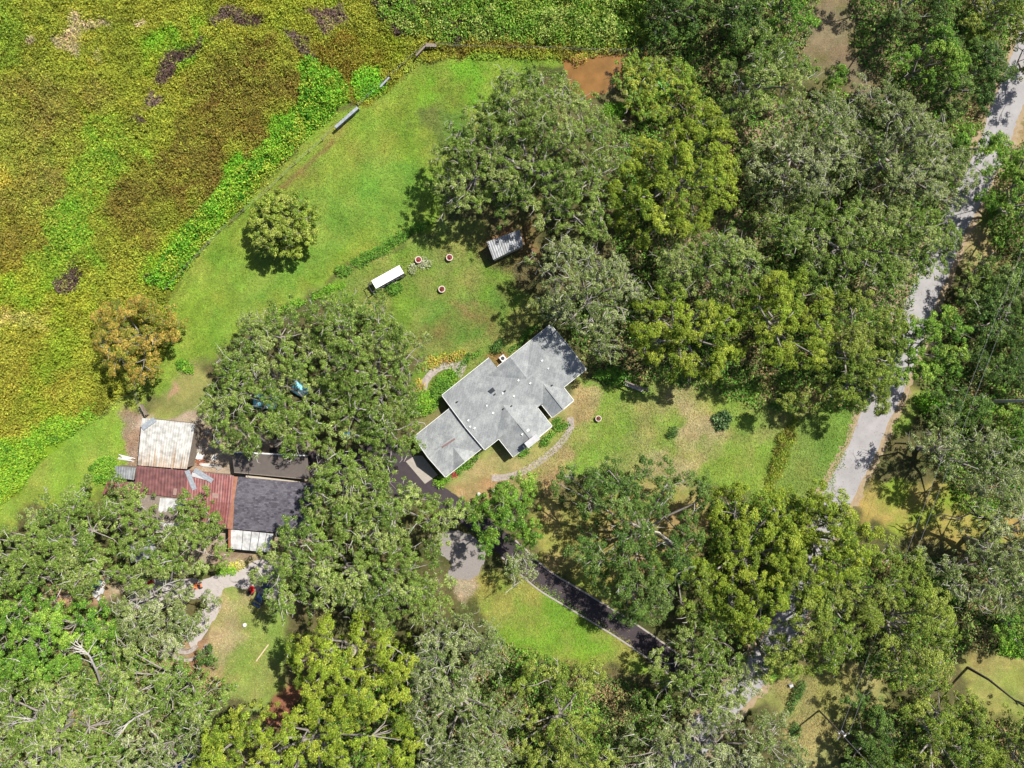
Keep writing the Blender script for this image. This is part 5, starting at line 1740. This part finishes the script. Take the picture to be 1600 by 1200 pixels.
shed("lean_to", "small grey tin roof left of the red roof", [(180, 728), (212, 731), (209, 750), (179, 746)], (2.3, 2.3, 2.0, 2.0), 8, 'tin_grey', cat="lean-to")
shed("lean_to", "small reddish tin roof under the leaves left of the red barn", [(168, 752), (206, 754), (202, 775), (160, 772)], (2.0, 2.0, 1.8, 1.8), 8, 'tin_bright', cat="lean-to")
shed("lean_to", "low pale tin roof in the oak gap left of the yard", [(198, 848), (238, 842), (248, 868), (205, 880)], (2.2, 2.2, 2.0, 2.0), 8, 'tin_grey', cat="lean-to")
for (x, y, a_, w1, h1) in ((272, 769, -8, .6, 1.2), (337, 774, -8, 1.1, .9), (268, 738, 10, .3, 1.3), (322, 760, -8, .25, 1.6)):
    wx, wy = W(x, y, 3.3)
    pb = MB().box((0, 0, 0), (w1, h1, .04)).build("roof_patch", mat_simple("faded_patch", A(196, 162, 150), .8, .25, 3.0), barn)
    pb.location = (wx - bo[0], wy - bo[1], 2.98 if x < 290 else (3.52 if y > 770 else 3.46))
    pb.rotation_euler = (0, 0, math.radians(a_))
# flat brown carport above the shingled shed
co = W(430, 722, 2.6)
cp = thing("carport", "flat brown felt carport with white edge above the charcoal shed", "carport", (co[0], co[1], 0))
q = [np.array(W(x, y, 2.7)) - co for x, y in ((362, 706), (480, 712), (484, 749), (366, 738))]
mb = MB()
mb.prism([tuple(p) for p in q], 2.55, 2.7)
mb.build("roof", M['brown_felt'], cp)
mb = MB()
mb.bar((*q[0], 2.76), (*q[1], 2.76), 0.22, 0.14)
mb.build("white_fascia", M['white'], cp)
mb = MB()
mb.bar((*q[3], 2.6), (*q[2], 2.6), 0.12, 0.3)
mb.build("brown_fascia", M['wood'], cp)
for p in q + [(q[0] + q[1]) / 2, (q[2] + q[3]) / 2]:
    MB().box((p[0] * .97, p[1] * .95, 1.27), (0.14, 0.14, 2.54)).build("post", M['wood'], cp)
o = sheet("concrete_strip", [(382, 744), (470, 753), (470, 757), (382, 749)], 2.62, M['concrete'])
bpy.data.objects.remove(o)
mb = MB()
a_, b_ = W(384, 746.5, 1.9), W(468, 756.5, 1.9)
mb.bar((a_[0], a_[1], 1.9), (b_[0], b_[1], 1.9), 0.95, 0.12)
tag(mb.build("speckled_shelf", mat_simple("speckled_board", A(236, 222, 200), 0.9, 0.15, 6.0), None), "long speckled pale board between carport and charcoal shingle roof", "board")

# loose sheets, boards
for (x, y, L_, w_, a_, z_, mt, lab) in [(232, 662, 2.7, 0.9, 35, 3.72, 'grey_metal', "loose grey sheet at the upper left corner of the white tin roof"),
                                         (298, 750, 3.6, 0.85, -68, 3.45, 'tin_grey', "loose corrugated sheet lying steeply on the red roof"),
                                         (318, 743, 3.7, 0.85, -32, 3.5, 'tin_grey', "loose corrugated sheet lying aslant at the red roof edge"),
                                         (311, 744, 2.6, 0.7, -14, 3.45, 'white', "loose white board between two grey sheets on the red roof")]:
    wx, wy = W(x, y, z_)
    mb = MB()
    for k in range(5):
        mb.box((0, (k - 2) * w_ / 5, 0.03 * (k % 2)), (L_, w_ / 5 + .004, 0.03))
    o = mb.build("metal_sheet", M['offwhite'] if mt == 'white' else M['grey_metal'])
    o.location = (wx, wy, z_)
    o.rotation_euler = (0, 0, math.radians(a_))
    tag(o, lab, "metal sheet")
rr = random.Random(9)
spots = [(340, 730, "pale boards lying where the oak shade meets the shingled shed", 'concrete', 1.6, 1.1, 30), (312, 700, "cream panels between the white tin barn and the oak", 'concrete', 2.0, 1.3, 12), (338, 690, "grey boards half under the oak beside the junk yard", 'offwhite', 1.6, 1.0, 70), (196, 716, "pale boards stacked beside the small grey tin roof", 'white', 3.0, 0.8, -8), (312, 715, "white panel leaning at the right wall of the white tin barn", 'white', 1.5, 1.2, 75),
         (325, 727, "long white board in the junk yard below the oak", 'white', 3.2, 0.6, -4), (318, 690, "pale boards scattered under the oak edge", 'concrete', 1.8, 0.9, 40),
         (328, 700, "pale crate boards in the junk yard", 'concrete', 1.6, 1.0, -20), (314, 722, "rusty orange sheet in the junk yard", 'rust', 2.2, 1.0, 5),
         (322, 676, "greyish panel at the top of the junk yard", 'concrete', 1.4, 0.8, 10), (334, 716, "pile of white offcuts in the junk yard", 'white', 1.2, 0.7, 60)]
for (x, y, lab, mt, L_, w_, a_) in spots:
    wx, wy = W(x, y, 0.3)
    mb = MB()
    for k in range(6):
        mb.box((rr.uniform(-.25, .25), (k - 2.5) * w_ / 6, 0.15 + 0.08 * (k % 3)), (L_ * rr.uniform(.6, 1), w_ / 6.3, 0.06), rr.uniform(-.12, .12))
    o = mb.build("board_pile", M[mt])
    o.location = (wx, wy, 0)
    o.rotation_euler = (0, 0, math.radians(a_))
    tag(o, lab, "board pile")

# small tin shed near the very large oak
shed("garden_shed", "small bluish tin shed in dappled shade below the very large oak", [(760.5, 378), (812, 359), (818, 383), (771, 406)], (2.6, 2.6, 2.3, 2.3), 14, 'tin_grey', 'wall', 0.03)

# the coop with the white roof
cx_, cy_ = W(606, 433, 1.8)
coop = thing("chicken_coop", "long narrow coop with white metal roof and open wire run", "coop", (cx_, cy_, 0), math.radians(29))
L_, w_ = 5.65, 1.55
mb = MB()
mb.add([(-L_ / 2, -w_ / 2, 1.85), (L_ / 2, -w_ / 2, 1.85), (L_ / 2, w_ / 2, 2.15), (-L_ / 2, w_ / 2, 2.15),
        (-L_ / 2, -w_ / 2, 1.79), (L_ / 2, -w_ / 2, 1.79), (L_ / 2, w_ / 2, 2.09), (-L_ / 2, w_ / 2, 2.09)],
       [(0, 1, 2, 3), (7, 6, 5, 4), (0, 4, 5, 1), (1, 5, 6, 2), (2, 6, 7, 3), (3, 7, 4, 0)])
mb.build("roof", mat_simple("bright_white_metal", (0.72, 0.72, 0.72), 0.4, 0.03, 1.0), coop)
fr = MB()
for i in range(8):
    x = -L_ / 2 - 0.9 + i * (L_ + 0.9) / 7
    for y in (-w_ / 2 - 0.15, w_ / 2 - 0.1):
        fr.box((x, y, 0.85), (0.09, 0.09, 1.7))
for y in (-w_ / 2 - 0.15, w_ / 2 - 0.1):
    for z in (0.08, 0.85, 1.7):
        fr.bar((-L_ / 2 - 0.9, y, z), (L_ / 2, y, z), 0.09, 0.09)
for z in (0.08, 1.7):
    fr.bar((-L_ / 2 - 0.9, -w_ / 2 - .15, z), (-L_ / 2 - 0.9, w_ / 2 - .1, z), 0.1, 0.1)
fr.build("frame", M['dark'], coop)
wr = MB()
for i in range(26):
    x = -L_ / 2 - 0.9 + i * (L_ + 0.9) / 25
    wr.bar((x, -w_ / 2 - 0.15, 0.1), (x, -w_ / 2 - 0.15, 1.7), 0.012)
for k in range(8):
    wr.bar((-L_ / 2 - .9, -w_ / 2 - .15, .1 + k * .2), (L_ / 2, -w_ / 2 - .15, .1 + k * .2), 0.012)
wr.build("wire_mesh", M['grey_metal'], coop)
MB().box((L_ / 4, 0, 0.9), (L_ / 2.2, w_ * .8, 1.7)).build("hutch", M['wood'], coop)


# planters
def planter(px, py, label, rad=0.62, group="round stone planters on the lawn", plant=None):
    x, y = W(px, py, 0.4)
    root = thing("planter", label, "planter", (x, y, 0), 0, group)
    MB().lathe((0, 0, 0), [(0.02, 0.02), (rad * .72, 0.02), (rad * .8, 0.2), (rad, 0.5), (rad, 0.58), (rad * .76, 0.58), (rad * .74, 0.44), (0.01, 0.44)], 24).build(
        "tub", mat_simple("pale_terracotta", (0.44, 0.36, 0.31), 0.85, 0.12, 4.0), root, smooth=False)
    MB().lathe((0, 0, 0.445), [(rad * .74, 0), (rad * .4, 0.04), (0.01, 0.06)], 20).build("mulch", M['soil'], root)
    if plant:
        rp = np.random.default_rng(int(px))
        n = 60
        v = rp.normal(size=(n, 3)) * 0.16
        v[:, 2] = np.abs(v[:, 2]) + 0.5
        nr = rp.normal(size=(n, 3))
        nr[:, 2] = abs(nr[:, 2]) + .4
        nr /= np.linalg.norm(nr, axis=1, keepdims=True)
        V, F, K = leaf_arrays(v, nr, 0.2, np.tile(leafcol(plant), (n, 1)), rp)
        np_mesh("plant", V, F, M['leaf'], root, cols=K)
    return root


planter(654, 406, "round pale planter with red mulch beside the two silvery shrubs", plant=(180, 90, 90))
planter(702.5, 402.5, "round pale planter alone at the upper right of the yard lawn", plant=(150, 80, 80))
planter(690.5, 452, "round pale planter lowest of the three on the open yard lawn", plant=(120, 70, 60))
planter(616, 439, "terracotta planter hard against the coop's front", 0.5, plant=(120, 130, 70))
planter(935, 654, "brown ringed planter on the east lawn by the stone path", 0.55, plant=(120, 90, 70))


# wooden garden swing
def swing():
    x, y = W(993, 603, 1.0)
    root = thing("garden_swing", "weathered wooden garden swing with slatted bench under the tree edge", "garden swing", (x, y, 0), math.radians(-22))
    fr = MB()
    for sx in (-2.1, 2.1):
        fr.bar((sx, -0.95, 0), (sx, 0, 2.1), 0.14)
        fr.bar((sx, 0.95, 0), (sx, 0, 2.1), 0.14)
        fr.bar((sx, -0.55, 0.9), (sx, 0.55, 0.9), 0.1)
    fr.bar((-2.3, 0, 2.15), (2.3, 0, 2.15), 0.2)
    fr.build("frame", M['wood'], root)
    st = MB()
    for k in range(4):
        st.box((0, -0.5 + k * 0.14, 0.5), (3.4, 0.11, 0.04))
    st.build("seat", mat_simple("grey_plank", (0.30, 0.27, 0.25), 0.9, 0.25, 3.0), root)
    bk = MB()
    for k in range(4):
        bk.box((0, 0.12 + k * .04, 0.62 + k * 0.13), (3.4, 0.03, 0.1))
    bk.build("backrest", M['wood'], root)
    cn = MB()
    for sx in (-1.6, 1.6):
        cn.bar((sx, -0.45, 0.5), (sx, 0, 2.1), 0.025)
        cn.bar((sx, 0.15, 0.9), (sx, 0, 2.1), 0.025)
    cn.build("chain", M['grey_metal'], root)


swing()


# ------------------------------------------------------------------ fences
def wire_fence(pts_px, label, spacing=2.2, h=1.25, ph=None):
    P = [np.array(W(*p)) for p in pts_px]
    o0 = P[0]
    root = thing("wire_fence", label, "fence", (o0[0], o0[1], 0))
    wm = MB()
    npost = 0
    for a, b in zip(P[:-1], P[1:]):
        a, b = a - o0, b - o0
        n = max(1, int(np.linalg.norm(b - a) / spacing))
        for i in range(n):
            p = a + (b - a) * i / n
            MB().cyl((p[0], p[1], 0), 0.075, h + rr.uniform(-.1, .15), 7, r2=0.06).build("post", M['wood'], root)
        for z in (0.35, 0.75, 1.12):
            wm.bar((*a, z), (*b, z), 0.012)
    wm.build("wire", M['grey_metal'], root)


wire_fence([(262, 452), (310, 400), (345, 362), (400, 315), (422, 296), (462, 257), (505, 220), (522, 200)], "wire fence with dark posts between bright reeds and mown lawn")
wire_fence([(560, 166), (590, 140), (610, 120), (650, 86), (664, 73)], "wire fence stepping up to the ditch from the lawn tip")
wire_fence([(682, 72), (740, 76), (800, 77), (860, 78), (905, 80), (965, 82), (1010, 78)], "wire fence standing in the flooded ditch and the pond")
wire_fence([(212, 595), (218, 628), (226, 648)], "short fence from the orange tree to the white tin barn", spacing=1.0)


def rail(px0, px1, label, h, w, mat, n=3):
    a, b = np.array(W(*px0, h)), np.array(W(*px1, h))
    root = thing("rail_panel", label, "fence panel", (a[0], a[1], 0))
    d = b - a
    for k in range(n):
        p = d * k / (n - 1)
        MB().box((p[0], p[1], h / 2), (0.14, 0.14, h)).build("post", M['wood'], root)
    mb = MB()
    for j in range(3):
        mb.bar((0, 0, h * (0.35 + .3 * j)), (d[0], d[1], h * (0.35 + .3 * j)), 0.06, 0.22)
    mb.bar((0, 0, h + .03), (d[0], d[1], h + .03), w, 0.05)
    mb.build("rail", M[mat], root)


rail((524, 199), (559, 168), "long pale topped board fence panel at the lawn edge", 1.3, 0.5, 'grey_metal', 4)
rail((594, 136), (608, 121), "short grey rail panel at the tip of the mown lawn", 1.2, 0.3, 'grey_metal')
rail((650, 87), (664, 72), "slanting brown rail panel left of the flooded ditch", 1.2, 0.3, 'wood')
rail((665, 70), (682, 71), "brown box rail panel at the head of the flooded ditch", 1.2, 0.6, 'wood')
rail((218, 632), (227, 648), "dark gate panel at the corner of the white tin barn", 1.3, 0.25, 'wood')

# ------------------------------------------------------------------ curved stone wall, planks, odds and ends
sx_, sy_ = W(290, 1010, 0.4)
seat = thing("stone_seat_wall", "curved pale stone seat wall below the pale grey oak", "wall", (sx_, sy_, 0))
mb = MB()
Rw = 3.6
for k in range(18):
    a0 = math.radians(200 + k * 8)
    a1 = math.radians(200 + (k + 1) * 8 - 0.8)
    p = lambda rr_, a_: (rr_ * math.cos(a_), rr_ * math.sin(a_) + 1.4)
    mb.prism([p(Rw, a0), p(Rw + .55, a0), p(Rw + .55, a1), p(Rw, a1)], 0, 0.5)
mb.build("coping", mat_simple("pale_stone", A(214, 200, 186), 0.9, 0.15, 4.0), seat)
mb = MB()
for k in range(14):
    a0 = math.radians(212 + k * 8)
    a1 = math.radians(212 + (k + 1) * 8 - 0.6)
    mb.prism([p(Rw - 1.6, a0), p(Rw - .9, a0), p(Rw - .9, a1), p(Rw - 1.6, a1)], 0, 0.85)
mb.build("backrest", M['stone'], seat)
x, y = W(410, 1020)
pk = MB().bar((-1.1, -1.5, 0.06), (1.1, 1.5, 0.06), 0.2, 0.05).build("plank", M['pale_wood'])
pk.location = (x, y, 0)
tag(pk, "single tan plank lying on the small grass clearing", "plank")
x, y = W(383, 976)
mb = MB()
mb.lathe((0, 0, 0), [(0.01, 0.0), (.32, 0), (.36, .3), (.24, .45), (.02, .5)], 12)
tub = mb.build("bucket", M['white'])
tub.location = (x, y, 0)
tag(tub, "white upturned tub at the top of the small grass clearing", "tub")
x, y = W(748, 772)
mb = MB()
mb.lathe((0, 0, 0), [(0.01, 0.0), (.3, 0), (.34, .3), (.2, .5), (.02, .55)], 12)
tub = mb.build("bucket", M['white'])
tub.location = (x, y, 0)
tag(tub, "small white tub on tan ground left of the stone path end", "tub")
x, y = W(1235, 1070)
mb = MB()
mb.box((0, 0, .25), (.8, .6, .5), .4, taper=.8)
o = mb.build("utility_box", M['offwhite'])
o.location = (x, y, 0)
tag(o, "small white ground box on the mown grass by the dark hedge", "utility box")
x, y = W(456, 1018)
o = MB().lathe((0, 0, 0), [(0.01, 0), (.3, 0), (.34, .4), (.02, .5)], 12).build("bucket", M['white'])
o.location = (x, y, 0)
tag(o, "small white tub at the right rim of the small clearing", "tub")
x, y = W(393, 908, .2)
ty = thing("tyre", "old black tyre lying flat in the sandy yard by the parked car", "tyre", (x, y, 0))
MB().lathe((0, 0, 0), [(.2, .05), (.36, 0), (.42, .1), (.36, .22), (.2, .17), (.2, .05)], 20).build("tread", M['rubber'], ty, smooth=True)
MB().cyl((0, 0, .06), .19, .08, 14).build("hub", M['grey_metal'], ty)


def tarp(px, py, L_, w_, h, ang, mat, label, name="tarpaulin"):
    x, y = W(px, py, h)
    r = np.random.default_rng(int(px))
    n = 10
    V = []
    for j in range(n + 1):
        for i in range(n + 1):
            u, v = i / n - .5, j / n - .5
            z = h * (1 - (2 * abs(v)) ** 2 * 0.5) * (1 - (2 * abs(u)) ** 6 * .5) + r.normal(0, .05)
            V.append((u * L_, v * w_, z))
    F = [(j * (n + 1) + i, j * (n + 1) + i + 1, (j + 1) * (n + 1) + i + 1, (j + 1) * (n + 1) + i) for j in range(n) for i in range(n)]
    m = len(V)
    V2 = V + [(x_, y_, z_ - .04) for x_, y_, z_ in V]
    F2 = F + [tuple(m + i for i in f[::-1]) for f in F]
    o = np_mesh(name, V2, F2, M[mat], None, smooth=True)
    o.location = (x, y, 0)
    o.rotation_euler = (0, 0, math.radians(ang))
    tag(o, label, "tarpaulin")


tarp(412, 628, 4.4, 2.4, 1.6, -5, 'pale_blue', "pale blue tarpaulin seen through the left oak above the carport")
tarp(468, 608, 3.4, 2.4, 1.5, -30, 'pale_blue', "teal tarpaulin seen through the right side of the left oak")
tarp(147, 914, 2.0, 1.0, 0.8, 15, 'blue', "bright blue tarpaulin at the edge of the lower left wood")
tarp(540, 681, 1.4, 1.2, 1.0, 10, 'blue', "small blue cover glimpsed under the oak by the forecourt")


def mower(px, py, label, ang, mat='red'):
    x, y = W(px, py, 0.5)
    root = thing("ride_on_mower", label, "mower", (x, y, 0), math.radians(ang))
    MB().box((0.45, 0, 0.55), (0.8, 0.55, 0.4), taper=.85).build("bonnet", M[mat], root)
    MB().box((0, 0, 0.22), (1.3, 1.0, 0.14)).build("cutting_deck", M[mat], root)
    MB().box((-0.35, 0, 0.6), (0.45, 0.5, 0.14)).box((-0.58, 0, .8), (.1, .5, .4)).build("seat", M['rubber'], root)
    for (wx, wy, wr_) in ((.6, .42, .2), (.6, -.42, .2), (-.5, .45, .28), (-.5, -.45, .28)):
        MB().cyl((wx, wy - .09, wr_), wr_, .18, 14, axis='y').build("wheel", M['rubber'], root)


mower(232, 912, "red ride on mower beside the sandy yard", 20)
mower(219, 915, "darker red ride on mower nearest the pale tin roof in the oak gap", -30)
mower(392, 923, "red garden tractor parked beside the old tyre", 70)
mower(308, 916, "orange garden tractor at the top of the sandy yard", 190, 'orange')
lx, ly = W(162, 912, 0.6)
lad = thing("ladder", "white ladder lying among clutter in the lower left yard", "ladder", (lx, ly, 0), math.radians(52))
mb = MB()
for y in (-.28, .28):
    mb.bar((-2.4, y, .5), (2.4, y, .5), 0.1, 0.12)
mb.build("side_rail", M['white'], lad)
mb = MB()
for k in range(12):
    mb.bar((-2.2 + k * .4, -.28, .5), (-2.2 + k * .4, .28, .5), .06)
mb.build("rung", M['white'], lad)
x, y = W(155, 930)
mb = MB()
for k in range(5):
    mb.box((rr.uniform(-.8, .8), rr.uniform(-1, 1), .2 + .1 * k), (rr.uniform(.6, 1.4), rr.uniform(.4, .9), .2), rr.uniform(0, 3))
o = mb.build("junk_pile", M['offwhite'])
o.location = (x, y, 0)
tag(o, "pale junk pile below the white ladder", "junk pile")


# cars
def car(px, py, ang, paint, label):
    x, y = W(px, py, 0.8)
    root = thing("parked_car", label, "car", (x, y, 0), math.radians(ang))
    # body: lofted cross sections along x
    secs = [(-2.3, .62, .45, .78), (-2.2, .8, .3, .92), (-1.5, .86, .25, .98), (0, .88, .25, .96), (1.3, .87, .25, .92), (2.1, .82, .3, .80), (2.3, .62, .42, .68)]
    vs = []
    for (sx, hw, zb, zt) in secs:
        vs += [(sx, -hw, zb), (sx, -hw, zt - .14), (sx, -hw * .86, zt), (sx, hw * .86, zt), (sx, hw, zt - .14), (sx, hw, zb)]
    fs = []
    for j in range(len(secs) - 1):
        for i in range(6):
            fs.append((j * 6 + i, j * 6 + (i + 1) % 6, (j + 1) * 6 + (i + 1) % 6, (j + 1) * 6 + i))
    fs += [tuple(range(6))[::-1], tuple(range(len(vs) - 6, len(vs)))]
    MB().add(vs, fs).build("body", M[paint], root)
    vs = []
    for (sx, hw, z) in ((-1.75, .76, .93), (-1.15, .62, 1.42), (.35, .62, 1.45), (1.15, .74, .93)):
        vs += [(sx, -hw, z), (sx, hw, z)]
    MB().add(vs, [(0, 2, 3, 1), (2, 4, 5, 3), (4, 6, 7, 5), (0, 6, 4, 2), (1, 3, 5, 7), (0, 1, 7, 6)]).build("windows", M['glass'], root)
    MB().box((-.4, 0, 1.46), (1.45, 1.2, .05)).build("roof", M[paint], root)
    for wx in (-1.4, 1.4):
        for wy in (-.88, .70):
            w = MB().cyl((wx, wy, .33), .33, .18, 18, axis='y').build("wheel", M['rubber'], root)
            MB().cyl((wx, wy - .01, .33), .19, .2, 12, axis='y').build("rim", M['grey_metal'], w)
    for wy in (-.6, .6):
        MB().box((2.24, wy, .6), (.1, .3, .12)).build("headlight", M['ceramic'], root)
        MB().box((-2.26, wy, .68), (.08, .3, .12)).build("tail_light", M['red'], root)


car(409, 930, 60, 'carblack', "dark car mostly hidden under the oak beside the sandy yard")
car(286, 1193, 20, 'carblack', "dark blue car glimpsed at the bottom edge through twiggy oaks")


# ------------------------------------------------------------------ utility pole and wires
def utility_pole(px, py, label, h=9.0, ang=25):
    x, y = W(px, py)
    root = thing("utility_pole", label, "utility pole", (x, y, 0), math.radians(ang), "utility poles along the wires")
    MB().cyl((0, 0, -.1), .17, h + .1, 12, r2=.12).build("pole", M['pole'], root)
    MB().box((0, 0, h - .5), (2.2, .12, .14)).build("crossarm", M['pole'], root)
    for k in (-1.0, 0.45, 1.0):
        MB().cyl((k, 0, h - .42), .06, .25, 8).build("insulator", M['ceramic'], root)
    MB().cyl((0.38, -.25, h - 1.7), .26, .9, 14).cyl((.38, -.25, h - .8), .27, .05, 14).build("transformer", M['ceramic'], root)
    MB().cyl((-.3, .25, h - 1.5), .09, .6, 8).build("fuse_switch", M['white'], root)
    return (x, y, h)


pA = utility_pole(1280, 1110, "wooden utility pole with pale transformer throwing a straight shadow")
pB = (*W(1560, 300, 9), 9.0)


def wire(a, b, sag, label):
    mb = MB()
    pts = []
    for k in range(13):
        t = k / 12
        pts.append((a[0] + (b[0] - a[0]) * t, a[1] + (b[1] - a[1]) * t, a[2] + (b[2] - a[2]) * t - 4 * sag * t * (1 - t)))
    mb.tube(pts, [0.017] * 13, 4)
    o = mb.build("overhead_wire", mat_simple("cable", (0.25, 0.25, 0.26), .5, .1, 2.0))
    tag(o, label, "wire", "overhead wires at the utility pole")


e1 = W(1668, 170, 9)
wire((pA[0] - .9, pA[1] - .4, 8.8), (e1[0] - .9, e1[1] - .4, 12.5), 0.6, "left one of two wires running up the right side from the pole")
wire((pA[0] + .9, pA[1] + .4, 8.8), (e1[0] + .9, e1[1] + .4, 12.5), 0.5, "right one of two wires running up the right side from the pole")
e2 = W(1420, 1260, 9)
wire((pA[0], pA[1], 8.7), (e2[0], e2[1], 8.7), 0.4, "wire leaving the pole towards the bottom right")
